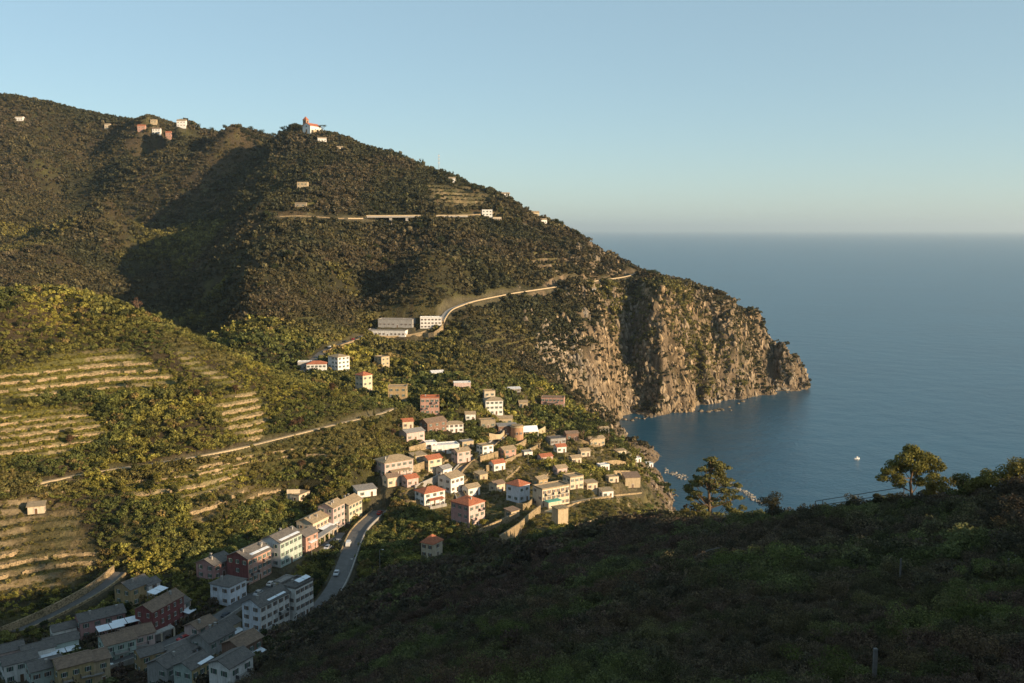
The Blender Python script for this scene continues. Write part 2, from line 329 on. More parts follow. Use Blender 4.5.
# name, u, v, L, W, H, yaw, roof, rise, wall, roof colour, storeys, columns, extras, label
HB = [
('terraced_house',215,577,9.5,8.5,5.5,65,'gable',1.8,'pink','slate',2,3,{'chim':2},'small dusty pink house with grey roof uphill of the dark red house'),
('detached_house',229,603,8.5,8.5,7,65,'hip',1.4,'bluewhite','slate',2,3,{'chim':1},'pale blue-white two-storey house beside the dusty pink house in shade'),
('town_house',250,580,12.5,9.5,9.5,65,'gable',2,'red','slate',3,5,{'front':'salmon','awn':(.1,-.35,.8,.22),'balc':2,'chim':3},'tall dark red town house with salmon front and pale strip along its eaves'),
('town_house',282,563,13,9,9.5,66,'gable',2,'white','slate',3,5,{'front':'mint','awn':(0,-.38,.9,.2),'chim':2},'pale mint green town house next to the dark red one in the row'),
('town_house',306,550,8,6,6.5,66,'gable',1.5,'salmon','slate',2,2,{'awn':(0,-.5,.6,.4)},'small salmon red house squeezed between mint house and long cream house'),
('terraced_house',316,537,16,8,8,68,'gable',1.6,'cream','tan',2,6,{'chim':3,'awn':(.1,-.7,.8,.3)},'long sunlit cream house with tan roof at end of the street row'),
('town_house',332,533,9,7.5,12,68,'gable',1.6,'palepink','tan',4,3,{'chim':2,'balc':1},'narrow four-storey pale pink house between two cream houses'),
('terraced_house',348,521,11,8,8.5,68,'gable',1.8,'cream','tan',3,4,{'chim':2},'cream house with brown gable roof at uphill end of the row by the road'),
('apartment_house',267,634,14,7.5,11.5,63,'gable',2,'bluewhite','slate',4,5,{'front':'white','balc':2,'chim':3,'awn':(.1,-.42,.6,.16)},'large white four-storey apartment house with blue-grey gable by the hairpin road'),
('apartment_house',297,617,9,7,11,63,'flat',1,'white','slate',4,4,{'chim':2,'awn':(.1,-.3,.7,.3)},'narrower white apartment house with roof terrace right of the large white one'),
('village_house',134,604,9,8,6.5,62,'gable',1.8,'ochre','slate',2,2,{'chim':1},'ochre gabled house at the far top of the shaded cluster'),
('village_house',161,632,15,7,9.5,70,'gable',1.8,'red','brown',3,5,{'chim':1,'awn':(.35,.75,.45,.5)},'deep red tall house with long brown roof next to the lane wall'),
('village_house',101,634,14,7,6,38,'gable',1.7,'pink','slate',2,4,{'chim':2},'long rose pink house with four windows behind two white roof panels'),
('village_house',118,661,9,8.5,6.5,38,'gable',1.5,'mint','brown',2,3,{'awn':(0,.85,.9,.45),'balc':1},'mint green house with large white terrace panel on its uphill side'),
('village_house',137,654,9,8.5,6.5,38,'gable',1.5,'palepink','brown',2,3,{'awn':(-.1,.85,.9,.45),'balc':1},'pale lilac pink house attached right of the mint green house'),
('village_house',61,655,9.5,6,4.5,38,'gable',1.3,'mint','slate',1,2,{'awn':(.05,-.75,.9,.45)},'low mint house with white awning left of the rose pink house'),
('village_house',38,663,9,6,4.5,38,'gable',1.3,'white','slate',1,2,{'awn':(0,-.75,.9,.45)},'low white house with two white awnings under the stone retaining wall'),
('village_house',46,690,8.5,7.5,7,38,'gable',1.4,'mint','slate',2,3,{'chim':1},'mint house cut by the lower left edge of the photo'),
('village_house',74,690,9.5,8,8,38,'gable',1.4,'yellow','brown',2,3,{'balc':2},'dark yellow house with balcony row in the lower left cluster'),
('village_house',94,684,7.5,8,7.5,38,'gable',1.4,'tan','brown',2,2,{'balc':1},'beige house between the dark yellow house and the arcade'),
('village_house',171,687,10,7.5,7.5,66,'gable',1.8,'grey','slate',2,3,{'chim':1,'balc':1},'grey stone house with brown-grey roof below the street at bottom'),
('village_house',194,692,8,6.5,8,66,'gable',1.5,'mint','slate',2,3,{'front':'yellow','awn':(.2,-.4,.7,.4),'balc':1},'house with yellow front and white awning at bottom edge'),
('village_house',214,657,11,7.5,6.5,63,'gable',2.2,'grey','slate',2,3,{'chim':2},'broad grey house with long double roof below the apartment houses'),
('village_house',243,668,9,7,7.5,63,'gable',1.6,'brown','brown',2,3,{'awn':(.2,-.6,.5,.4)},'brown-red house with two white canopies beside dark wooded slope'),
('village_house',20,680,9,7,6,38,'gable',1.4,'white','slate',2,3,{},'white house in the bottom left corner of the photo'),
('country_house',394,474,15,10,6.5,36,'hip',2,'palepink','tan',2,5,{'porch':1,'chim':1},'wide pale pink villa with brown hipped roof among olive trees'),
('shed_house',365,496,9,6,3.2,28,'shed',1,'white','grey',1,2,{},'low white shed with flat grey sheet roof below the wide pink villa'),
('country_house',430,503,11,8,5.5,38,'hip',1.6,'white','clay',2,3,{'porch':1},'white house with dark red roof and terrace between trees'),
('country_house',451,491,9,8.5,7,50,'gable',1.6,'white','tan',2,3,{},'white house with tan gable roof above the big pink house'),
('large_house',468,526,9.5,10.5,10,48,'hip',2.2,'pink','clay',3,3,{'front':'palepink','balc':2,'chim':1},'big square pink house with red hipped roof and tall windows'),  # front paler than walls: sunlight on that face put into its colour
('cottage',432,557,6.5,5.5,6,60,'hip',2.4,'cream','clay',2,1,{},'narrow cottage with steep orange-red roof at edge of the shadow'),
('detached_house',518,501,7.5,8,8,48,'hip',1.8,'bluewhite','clay',2,2,{},'white cube house with bright orange-red roof on stone terraces'),
('apartment_house',551,505,15,8,8.5,32,'flat',.8,'cream','tan',3,6,{'balc':3,'annex':1},'cream apartment block with green awning and long balconies'),
('detached_house',573,488,8,7,6,30,'flat',.8,'cream','tan',2,3,{},'tan flat-roofed house right behind the cream apartment block'),
('country_house',412,440,11,7.5,4.6,38,'gable',1.2,'palepink','grey',1,3,{},'low pink house with grey roof above the wide villa'),
('country_house',433,432,13,8,6,40,'gable',1.8,'brown','brown',2,3,{},'dark brown house with dark roof beside white house below salmon block'),
('country_house',453,432,11,6,5,15,'hip',1.2,'white','tan',2,4,{},'long white house on a retaining wall right of dark brown house'),
('apartment_house',430,414,11,8,10,5,'flat',.8,'salmon','clay',3,4,{'balc':2,'chim':1},'salmon red three-storey block with facade facing us'),
('apartment_house',398,403,11,8,10,2,'flat',.8,'ochre','tan',3,3,{'annex':1},'ochre yellow square block on the shady slope'),
('country_house',444,453,15,7,4.4,18,'flat',.6,'white','white',1,5,{},'low white flat-roofed terrace building beside the winding lane'),
('detached_house',493,414,11,9,9,12,'hip',1.6,'white','tan',3,4,{'chim':1},'bright white three-storey house with tan roof above the car park'),
('detached_house',489,403,7,6,8,12,'flat',.6,'cream','tan',2,2,{},'cream upper wing behind the bright white three-storey house'),
('apartment_house',553,407,16,8,7,-8,'flat',.6,'salmon','brown',2,6,{'balc':1},'long salmon pink building alone on the green slope above the cove'),
('bungalow',556,444,10,7,3.8,20,'flat',.4,'grey','slate',1,4,{},'low grey building with dark openings near the umbrella pines'),
('bungalow',571,440,8,6,4.6,15,'gable',1,'brown','brown',1,2,{},'dark brown roofed bungalow left of the umbrella pines'),
('bungalow',595,446,11,6,5,25,'gable',1.2,'tan','tan',1,4,{},'tan villa half hidden under the umbrella pines on headland'),
('stone_house',631,487,9,7,6,10,'shed',1.6,'tan','brown',1,1,{},'blank tan stone house on the headland terraces'),
('hut',648,467,6,5,3,20,'flat',.3,'bluewhite','white',1,2,{},'small blue-white hut on the rocks above the sea'),
('hut',620,455,7,4,3,25,'shed',.6,'cream','tan',1,2,{},'cream garden hut on the sunny headland terraces'),
('hut',636,462,6,4,3,25,'flat',.3,'white','white',1,2,{},'small white hut halfway up the headland rocks'),
('school_building',388,336,34,13,5,-10,'flat',.6,'white','grey',1,10,{},'long low white school wing with blue-grey roof below the dark wood'),
('school_building',397,327,30,12,6.5,-8,'flat',.8,'grey','grey',1,8,{'chim':1},'grey upper school wing with blue-grey roof behind the long white one'),
('school_building',431,328,18,10,9,4,'flat',.8,'white','white',3,6,{},'white block with banded windows on a tan retaining wall'),
('detached_house',317,373,13,8,6.5,8,'hip',1.6,'white','clay',2,5,{},'white house with red roof left of the tall white block'),
('apartment_house',339,372,10,11,11,48,'hip',1.4,'white','tan',4,3,{},'tall white four-storey block beside the school road'),
('detached_house',305,369,9,7,5,8,'flat',.5,'grey','white',1,3,{},'grey house with white terrace roof at left of the red-roofed one'),
('detached_house',382,370,8,8,10,50,'flat',.6,'tan','tan',3,2,{},'narrow beige tower-like house on the dark slope under the school'),
('detached_house',364,392,7.5,7.5,11,48,'hip',1.8,'cream','clay',3,2,{},'narrow cream tower house with bright red roof'),
('country_house',437,379,9,6,5,18,'gable',1.2,'white','white',1,3,{},'small white house alone on the slope below the school block'),
('country_house',462,390,11,6,5,8,'flat',.5,'palepink','white',1,3,{},'small pale house with white terrace east of the lone white house'),
('hut',37,513,6,4.5,3,20,'shed',.8,'cream','tan',1,1,{},'small cream farm hut on brown terraces of the left hill'),
('village_house',201,640,8,6,5,63,'gable',1.3,'palepink','brown',2,2,{'chim':1},'small pink house uphill left of the broad grey house'),
('village_house',150,672,7,6,6,40,'gable',1.2,'ochre','slate',2,2,{},'small ochre house on the street corner near the bottom'),
('village_house',232,690,8,6.5,7,63,'gable',1.3,'white','slate',2,2,{'balc':1},'white house at the bottom edge below the brown-red house'),
('village_house',64,640,7,5,4,38,'gable',1.2,'white','slate',1,2,{},'small white house between mint house and retaining wall'),
('village_house',286,590,7,5,3.4,64,'flat',.5,'tan','grey',1,2,{},'flat-roofed tan garage beside the village street'),
('cottage',584,456,6,5,3.5,20,'gable',1,'cream','tan',1,2,{},'cream cottage below the garden wall of the umbrella pines'),
('cottage',603,470,6,4.5,3.2,25,'flat',.4,'white','white',1,2,{},'white flat hut in middle of the headland terraces'),
('cottage',590,489,6,5,3.5,25,'shed',.6,'cream','tan',1,2,{},'cream cottage on the headland lane above its wall'),
('cottage',545,462,7,5,3.5,25,'gable',1,'palepink','clay',1,2,{},'small pink cottage in gardens between marquee and apartment block'),
('cottage',527,457,5,4.5,3.2,20,'flat',.4,'white','grey',1,1,{},'tiny white hut beside the tall pole in the gardens'),
('cottage',497,470,7,5,4,35,'gable',1.2,'white','clay',1,2,{},'white cottage with red roof on the gardens below the car park'),
('cottage',481,480,5,4.5,3.2,40,'shed',.6,'tan','tan',1,1,{},'tan shed in the gardens above the big pink house'),
('cottage',512,517,5,4,3,45,'shed',.6,'tan','brown',1,1,{},'low tan shed under the white cube house'),
('cottage',407,428,6,5,4,20,'gable',1.1,'cream','clay',1,2,{},'small cream cottage with red roof above the low pink house'),
('cottage',470,420,6,5,4,10,'gable',1.1,'white','tan',1,2,{},'small white cottage left of the stone building'),
('cottage',523,407,6,5,3.6,5,'gable',1,'tan','tan',1,2,{},'tan cottage on the slope between white house and long salmon building'),
('cottage',410,486,6,5,4,38,'gable',1.1,'palepink','clay',1,2,{},'small pink cottage left of the dark red roofed house'),
('cottage',560,452,6,5,3.6,22,'gable',1.1,'white','clay',1,2,{},'white cottage with red roof below the low grey building'),
('cottage',575,463,6,4.5,3.4,22,'gable',1,'cream','tan',1,2,{},'cream cottage in middle of the headland gardens'),
('cottage',560,474,6,5,3.6,28,'gable',1.1,'palepink','tan',1,2,{},'pale pink cottage above the cream apartment block'),
('cottage',612,482,6,4.5,3.2,20,'flat',.4,'cream','tan',1,2,{},'cream flat-roofed hut left of the blank tan stone house'),
('cottage',606,497,6,5,3.4,18,'shed',.6,'white','tan',1,2,{},'white shed-roofed cottage at the far end of the headland lane'),
('village_house',461,462,8,6,6,35,'gable',1.3,'palepink','tan',2,2,{'chim':1},'two-storey pale pink house left of the winding lane'),
('village_house',432,470,8,6,6,38,'gable',1.3,'cream','clay',2,2,{},'two-storey cream house with red roof between villa and tan-roofed house'),
('village_house',485,455,7,6,5.5,35,'flat',.5,'white','tan',2,2,{},'white two-storey cube right of the winding lane'),
('village_house',507,458,8,6,5,35,'gable',1.3,'salmon','tan',2,2,{},'salmon house in the gardens below the low brick building'),
('cottage',540,486,6,5,3.8,40,'gable',1.1,'ochre','tan',1,2,{},'ochre cottage between white cube house and apartment block'),
('cottage',497,491,6,5,3.8,40,'gable',1.1,'cream','brown',1,2,{},'cream cottage with brown roof left of the white cube house'),
('stone_house',487,428,9,6,5,15,'flat',.5,'stone','tan',1,3,{},'stone building directly below the bright white three-storey house'),
('bungalow',504,424,10,6,4,5,'gable',1,'tan','tan',1,3,{},'tan bungalow behind the low brick building by the round tower'),
('bungalow',430,448,6,5,3.2,20,'flat',.4,'white','white',1,2,{},'small white flat hut left of the white terrace building'),
('cottage',471,495,7,5,4,40,'gable',1.2,'white','tan',1,2,{},'small white cottage above the big pink house'),
('cottage',391,486,6,5,4.5,36,'gable',1.2,'cream','brown',1,2,{},'small cream annex house in front of the wide pink villa'),
('greenhouse',513,392,10,5,2.6,10,'shed',.6,'grey','white',1,3,{},'low pale greenhouse above the bright white three-storey house'),
('bungalow',466,447,7,5,3.4,30,'flat',.4,'tan','grey',1,2,{},'tan bungalow beside the winding lane'),
('cottage',444,476,6,5,4,50,'gable',1.2,'white','grey',1,2,{},'small white cottage at the lower lane bend'),
('bungalow',418,462,7,5,3.5,36,'shed',.8,'cream','tan',1,2,{},'cream shed-roofed bungalow right of the wide pink villa'),
('village_house',227,638,7,6,4.5,63,'gable',1.3,'tan','slate',1,2,{'awn':(0,-.7,.7,.4)},'small tan house between the pale blue-white house and the broad grey house'),
('village_house',9,664,8,6,4.5,38,'gable',1.3,'palepink','slate',1,2,{},'small pale pink house at the left edge under the retaining wall'),
('village_house',183,668,7,6,5,64,'shed',1,'bluewhite','slate',2,2,{},'small bluish house beside the street near the bottom'),
('village_house',178,618,6,6,5,70,'gable',1.3,'palepink','slate',2,2,{'awn':(0,-.8,.8,.5)},'narrow pale house with white canopy right of the deep red house'),
('village_house',150,597,5,5,5,62,'gable',1.2,'white','slate',2,1,{},'narrow white house between the ochre and deep red houses'),
('bungalow',300,501,8,5,3.5,66,'flat',.4,'cream','tan',1,2,{},'cream flat-roofed bungalow on the bank above the long cream house'),
('cottage',603,434,7,5,4,20,'gable',1,'white','tan',1,2,{},'white cottage behind the umbrella pines'),
('hut',627,458,4.5,3.5,3,25,'shed',.5,'white','tan',1,1,{},'tiny white shed between the headland huts'),
('hilltop_house',182,127,14,9,9,5,'gable',2.5,'white','tan',2,3,{},'white house on the skyline saddle'),
('hilltop_house',142,132,12,8,9,5,'gable',2,'salmon','clay',2,2,{},'salmon house at left of the hilltop hamlet'),
('hilltop_house',157,135,13,8,8,5,'gable',2,'white','brown',2,3,{},'white house in middle of the hilltop hamlet'),
('hilltop_house',169,138,9,7,9,5,'gable',2,'salmon','clay',2,2,{},'small red house at lower right of the hilltop hamlet'),
('hilltop_house',154,124,10,6,5,5,'gable',1.5,'tan','tan',1,2,{},'tan hut at top of the hilltop hamlet'),
('hilltop_house',20,121,13,8,6,0,'gable',1.5,'white','tan',1,3,{},'lone white house high on the far left slope'),
('hilltop_house',108,128,9,7,6,0,'gable',1.5,'cream','tan',1,2,{},'small cream house on the slope left of the hamlet'),
('hilltop_house',322,142,12,8,5,15,'gable',1.6,'white','tan',1,3,{},'white farmhouse just below the hilltop church'),
('hilltop_house',340,151,8,6,5,15,'gable',1.4,'cream','tan',1,2,{},'small cream house right below the church farmhouse'),
('hilltop_house',303,189,12,8,8,0,'flat',.5,'tan','tan',2,3,{},'square beige house on a small terrace of the mountain'),
('hilltop_house',301,207,12,6,4,0,'shed',1,'stone','tan',1,2,{},'low stone ruin between beige house and mountain road'),
('hilltop_house',452,182,8,6,5,0,'gable',1.4,'white','tan',1,2,{},'small white house on the upper brown fields'),
('hilltop_house',505,197,11,7,6,10,'gable',1.6,'white','tan',1,3,{},'white house on the mountain shoulder right of the mast'),
('hilltop_house',487,216,12,8,7,5,'flat',.6,'white','white',2,3,{},'white villa at end of the mountain viaduct road'),
('hilltop_house',497,221,10,6,4,5,'flat',.6,'cream','tan',1,4,{},'low cream wing with terrace right below the mountain villa'),
('hilltop_house',535,216,9,6,5,20,'gable',1.4,'tan','tan',1,2,{},'tan house on the ridge above the sea'),
('hilltop_house',543,224,8,6,5,20,'gable',1.4,'white','tan',1,2,{},'small white house lower on the ridge above the sea'),
('hilltop_house',594,291,4,3,3,0,'gable',.8,'white','tan',1,1,{},'tiny white hut just below the coast road'),
]
SPOT = []
for r in HB:
    u, v, L, W, yaw = r[1], r[2], r[3], r[4], math.radians(r[6])
    x, y, z = hit(u, v)
    dx, dy = x, y; n = math.hypot(dx, dy); k = .35*min(L, W)
    if v < 232: k = 2
    x += dx/n*k; y += dy/n*k
    z = CH+ray(u, v)[1]*(y-k) if v > 232 else z
    z -= .2
    PADS.append((x, y, z, yaw, L+1.0, W+1.0)); SPOT.append((x, y, z, yaw))
CLEAR = [(*hit(u, v)[:2], 8) for u, v in ((345,350),(355,346),(365,344),(375,343),(385,344),(395,344),(407,343))]+[(*hit(u, 219)[:2], 17) for u in range(370, 470, 9)]+[(873*0+(u-512)/F*D, D-2, rr) for u, D, rr in ((873,46,2.2),(873,41,2),(900,95,4),(900,88,4),(1008,88,4),(1011,82,4),(1008,76,3))]+[(x-x/y*4, y-(max(8, .45*max(r[3], r[4])+3)), .5*max(r[3], r[4])) for r, (x, y, z, _) in zip(HB, SPOT)]
# ------------------------------------------------------------------ terrain mesh
def build_ground():
    us = np.arange(-330, 1370, 1.6); az = np.arctan((us-512)/F)
    lo = np.linspace(-math.pi, az[0], 70)[:-1]; hi = np.linspace(az[-1], math.pi, 70)[1:]
    az = np.concatenate([lo, az, hi])
    rr = [3.0]
    while rr[-1] < 2600:
        r = rr[-1]
        rr.append(r+(max(.12, r*.008) if r < 300 else r*.0022 if r < 620 else r*.0032 if r < 860 else 1.5 if r < 1170 else r*.004))
    rr = np.array(rr)
    fwd = rr  # radial
    A, R = np.meshgrid(az, rr); X = R*np.sin(A); Y = R*np.cos(A)
    Z, m, kd, fr, clr = height(X, Y, True)
    nr, na = X.shape
    # normals by finite differences of the mesh
    dR = np.gradient(Z, axis=0)/np.gradient(R, axis=0); dA = np.gradient(Z, axis=1)/(np.gradient(A, axis=1)*R)
    slope = np.hypot(dR, dA)
    gy = dR*np.cos(A)-dA*np.sin(A); gx = dR*np.sin(A)+dA*np.cos(A)
    n1 = fbm(X, Y, 60, 3, 101); n2 = fbm(X, Y, 12, 3, 111); n3 = fbm(X, Y, 220, 2, 121)
    def mixc(a, b, w): return a*(1-w[..., None])+np.array(b)*w[..., None]
    c = np.zeros((nr, na, 3))+np.array([.045, .042, .022])
    c = mixc(c, (.085, .060, .035), sstep(-.1, .4, n1)*.7)
    c = mixc(c, (.11, .105, .035), sstep(0, .5, n2)*.45)
    near = 1-sstep(230, 330, R); c = mixc(c, (.075, .055, .045), near*.8)
    for k, tread, wall in ((1, (.15, .14, .05), (.36, .28, .16)), (2, (.16, .125, .065), (.30, .23, .14)), (3, (.12, .105, .04), (.15, .12, .06))):
        w = m*(kd == k); tr = mixc(np.zeros_like(c)+np.array(tread), (.08, .085, .025), sstep(-.1, .4, n2)*.8)
        c = c*(1-w[..., None])+tr*w[..., None]
        rs = w*sstep(.66, .72, fr)*(1-sstep(.93, 1.0, fr))*sstep(-.25, .25, n2+.6*n1+(.1 if k == 1 else -.08))*(.9 if k == 1 else .75 if k == 2 else .4); c = mixc(c, wall, rs)
    c = mixc(c, (.055, .06, .025), m*sstep(.0, .3, fbm(X, Y, 7, 3, 119))*.65)
    rock = sstep(.85, 1.25, slope+.35*n2+.12*n1)*sstep(520, 640, Y)*sstep(-5, 40, X)*(1-sstep(150, 210, Z+0*X))
    shore = sstep(60, 100, X)*sstep(420, 500, Y)*(1-sstep(16, 26, Z+8*n2)); rock = rock*(1-.9*sstep(.02, .3, fbm(X, Y, 24, 3, 145)))*(1-.8*sstep(.1, .4, fbm(X, Y, 9, 2, 149))); rock = np.maximum(rock, shore)
    rock = np.maximum(rock, (1-sstep(5, 12, Z+3*n2))*(Y > 250)*(X > 20)*1.0)
    c = mixc(c, (.11, .095, .06), clr*.85*sstep(-.4, .1, n2+.15))
    f = (np.arange(nr-1)[:, None]*na+np.arange(na-1)[None, :])
    F4 = np.stack([f, f+1, f+na+1, f+na], -1).reshape(-1, 4)
    zc = np.maximum.reduce([Z[:-1, :-1], Z[1:, :-1], Z[:-1, 1:], Z[1:, 1:]]).ravel()
    F4 = F4[zc > -4]
    used = np.zeros(nr*na, bool); used[F4.ravel()] = True; idx = np.cumsum(used)-1
    V3 = np.stack([X, Y, Z], -1).reshape(-1, 3)[used]
    me = np_mesh('terrain', V3, idx[F4], [M['ground']], smooth=True)
    fcol(me, 'gcol', c.reshape(-1, 3)[used])
    a = me.attributes.new('rock', 'FLOAT', 'POINT'); a.data.foreach_set('value', rock.ravel()[used].astype(np.float32))
    o = link('terrain', me); tag(o, kind='structure'); print('terrain faces', len(F4)); return o
build_ground()
# ------------------------------------------------------------------ sea
def sea_mat():
    t = NT('sea_water'); co = t.n('ShaderNodeTexCoord').outputs['Object']
    mp = t.n('ShaderNodeMapping', {'Vector': co, 'Scale': (1, 1, 1), 'Rotation': (0, 0, .5)})
    a = t.noise(.32, 6, .6, mp.outputs[0]); b = t.noise(.035, 5, .55, mp.outputs[0]); c3 = t.noise(.004, 4, .5, co)
    c = t.ramp(c3, [(.3, (.008, .056, .098)), (.7, (.012, .074, .124))])
    h = t.n('ShaderNodeMath', {0: b, 1: 3.0, 2: a}, operation='MULTIPLY_ADD').outputs[0]
    return t.done(c, .28, bump=h, bstr=.8, bdist=.6, spec=.5, extra={'IOR': 1.33})
def build_sea():
    rr = np.concatenate([[0.0], np.geomspace(200, 170000, 70)]); az = np.linspace(0, 2*math.pi, 97)[:-1]
    A, R = np.meshgrid(az, rr[1:]); X = R*np.sin(A); Y = 500+R*np.cos(A)
    v = np.concatenate([[[0, 500, 0]], np.stack([X, Y, 0*X], -1).reshape(-1, 3)]); n = 96; q = []
    for i in range(len(rr)-2):
        for j in range(n): q.append((1+i*n+j, 1+(i+1)*n+j, 1+(i+1)*n+(j+1) % n, 1+i*n+(j+1) % n))
    tri = [(0, 1+j, 1+(j+1) % n, 1+(j+1) % n) for j in range(n)]
    me = bpy.data.meshes.new('sea'); me.from_pydata([tuple(p) for p in v], [], [t[:3] for t in tri]+q); me.materials.append(sea_mat())
    for p in me.polygons:
        if p.normal.z < 0: p.flip()
    tag(link('sea_water', me), kind='structure')
build_sea()
# ------------------------------------------------------------------ light, sky, air, camera
w = bpy.data.worlds.new('World'); sc.world = w; w.use_nodes = True; nt = w.node_tree; bg = nt.nodes['Background']
sky = nt.nodes.new('ShaderNodeTexSky'); sky.sky_type = 'NISHITA'; sky.sun_disc = False
sky.sun_elevation = SUN_EL; sky.sun_rotation = math.atan2(SUND[0], SUND[1])
sky.air_density = .85; sky.dust_density = .5; sky.ozone_density = 3; sky.altitude = 150
wb = nt.nodes.new('ShaderNodeMix'); wb.data_type = 'RGBA'; wb.blend_type = 'MULTIPLY'; wb.inputs[0].default_value = 1; wb.inputs[7].default_value = (1.1, 1.0, .84, 1); wm = nt.nodes.new('ShaderNodeMix'); wm.data_type = 'RGBA'; wm.inputs[0].default_value = .54; wm.inputs[7].default_value = (1.75, 2.5, 2.8, 1)
nt.links.new(sky.outputs[0], wb.inputs[6]); nt.links.new(wb.outputs[2], wm.inputs[6]); nt.links.new(wm.outputs[2], bg.inputs[0]); bg.inputs[1].default_value = .115
sun = bpy.data.lights.new('sun', 'SUN'); sun.energy = 4.5; sun.angle = math.radians(.6); sun.color = (1, .74, .46)
so = bpy.data.objects.new('sun', sun); COL.objects.link(so); so.rotation_euler = Vector(SUND).to_track_quat('Z', 'Y').to_euler(); so.location = (300, -100, 500)
cam = bpy.data.cameras.new('camera'); cam.sensor_width = 36; cam.lens = F*36/1024; cam.clip_start = .3; cam.clip_end = 260000
co = bpy.data.objects.new('camera', cam); COL.objects.link(co); co.location = (0, 0, CH); co.rotation_euler = (math.pi/2-PITCH, 0, 0); sc.camera = co
if HAZE:
    hm = bpy.data.materials.new('haze'); hm.use_nodes = True; h = hm.node_tree; h.nodes.clear()
    pv = h.nodes.new('ShaderNodeVolumePrincipled'); pv.inputs['Density'].default_value = HAZE; pv.inputs['Color'].default_value = (.74, .90, 1.0, 1); pv.inputs['Anisotropy'].default_value = .3
    ou = h.nodes.new('ShaderNodeOutputMaterial'); h.links.new(pv.outputs[0], ou.inputs['Volume'])
    me = bpy.data.meshes.new('haze'); S = 175000; v = [(x, y, z) for z in (-45, 620) for x, y in ((-S, -S), (S, -S), (S, S+500), (-S, S+500))]
    me.from_pydata(v, [], [(3, 2, 1, 0), (4, 5, 6, 7), (0, 1, 5, 4), (1, 2, 6, 5), (2, 3, 7, 6), (3, 0, 4, 7)]); me.materials.append(hm)
    tag(link('haze', me), kind='stuff')
vs = sc.view_settings; vs.view_transform = 'Standard'; vs.look = 'None'; vs.exposure = EXPO; vs.gamma = 1
sc.cycles.max_bounces = 5; sc.cycles.diffuse_bounces = 3; sc.cycles.glossy_bounces = 2; sc.cycles.volume_bounces = 0; sc.cycles.use_denoising = True
# ------------------------------------------------------------------ foliage
def leaf_mat(name, base=(1, 1, 1), inst=True):
    t = NT(name)
    if inst: c = t.n('ShaderNodeAttribute', attribute_name='tint', attribute_type='INSTANCER').outputs['Color']
    else: c = t.n('ShaderNodeRGB').outputs[0]; c.default_value = (*base, 1)
    lv = t.n('ShaderNodeAttribute', attribute_name='lv').outputs['Fac']
    c = t.mul(c, t.ramp(lv, [(0, (.55, .55, .5)), (.6, (1, 1, 1)), (1, (1.5, 1.45, 1.1))]))
    d = t.n('ShaderNodeBsdfDiffuse', {'Color': c}); tr = t.n('ShaderNodeBsdfTranslucent', {'Color': c})
    mx = t.n('ShaderNodeMixShader', {0: .28, 1: d.outputs[0], 2: tr.outputs[0]})
    o = t.n('ShaderNodeOutputMaterial', {0: mx.outputs[0]}); return t.m
M['leaf'] = leaf_mat('foliage'); M['bark'] = flat_mat('bark', (.16, .11, .07), .95, .4, 3)
def leaf_cloud(n, lobes, size, seed, aspect=1.8, flatten=.0, gauss=.22):
    """n small leaf faces spread near the surface of overlapping lobes (cx,cy,cz,rx,ry,rz)"""
    g = np.random.default_rng(seed); lb = np.array(lobes, float); wt = (lb[:,3]*lb[:,4]+lb[:,5]*lb[:,4]); k = g.choice(len(lb), n, p=wt/wt.sum())
    d = g.normal(size=(n, 3)); d /= np.linalg.norm(d, axis=1)[:, None]; r = 1-np.abs(g.normal(0, gauss, n)); L = lb[k]
    c = L[:, :3]+d*L[:, 3:]*r[:, None]
    nrm = d+g.normal(0, .55, (n, 3)); nrm[:, 2] += flatten; nrm /= np.linalg.norm(nrm, axis=1)[:, None]
    a = np.cross(nrm, g.normal(size=(n, 3))); a /= np.linalg.norm(a, axis=1)[:, None]+1e-9; b = np.cross(nrm, a)
    s = size*g.uniform(.6, 1.35, n)[:, None]; a = a*s*aspect*.5; b = b*s*.5
    V = np.stack([c-a, c-b*1.0, c+a, c+b*1.0], 1).reshape(-1, 3); Fc = np.arange(n*4).reshape(-1, 4); return V, Fc, g.random(n)
def cloud_mesh(name, V, Fc, lv, mat):
    me = np_mesh(name, V, Fc, [mat]); a = me.attributes.new('lv', 'FLOAT', 'FACE'); a.data.foreach_set('value', lv.astype(np.float32)); return me
def rand_lobes(g, n, w, h, r):
    return [(g.normal()*w*.45, g.normal()*w*.45, h*(.35+.5*g.random()), r*g.uniform(.7, 1.2), r*g.uniform(.7, 1.2), r*g.uniform(.6, 1.0)) for _ in range(n)]
g0 = np.random.default_rng(3)
PROTO = {}
def proto_coll(key, meshes):
    c = bpy.data.collections.new('foliage_'+key)
    for i, me in enumerate(meshes): o = bpy.data.objects.new('clump_%s_%02d' % (key, i), me); c.objects.link(o)
    PROTO[key] = c
def crag_meshes():
    t = NT('crag'); co = t.n('ShaderNodeTexCoord').outputs['Object']; c = t.n('ShaderNodeAttribute', attribute_name='tint', attribute_type='INSTANCER').outputs['Color']; n = t.noise(1.6, 6, .7, co)
    mt = t.done(t.mul(c, t.ramp(n, [(.3, (.35, .35, .35)), (.5, (.95, .95, .95)), (.72, (1.5, 1.45, 1.4))])), .95, bump=n, bstr=.8, bdist=.4, spec=.05); out = []
    import bmesh
    for sd in range(6):
        bm = bmesh.new(); bmesh.ops.create_icosphere(bm, subdivisions=3, radius=1); g = np.random.default_rng(400+sd); pl = [(Vector(g.normal(size=3)).normalized(), g.uniform(.22, .7)) for _ in range(8)]
        for v in bm.verts:
            for nn, d in pl:
                k = v.co.dot(nn)
                if k > d: v.co -= nn*(k-d)
            v.co *= 1+g.normal()*.02
        me = bpy.data.meshes.new('crag'); bm.to_mesh(me); bm.free(); me.materials.append(mt); out.append(me)
    return out
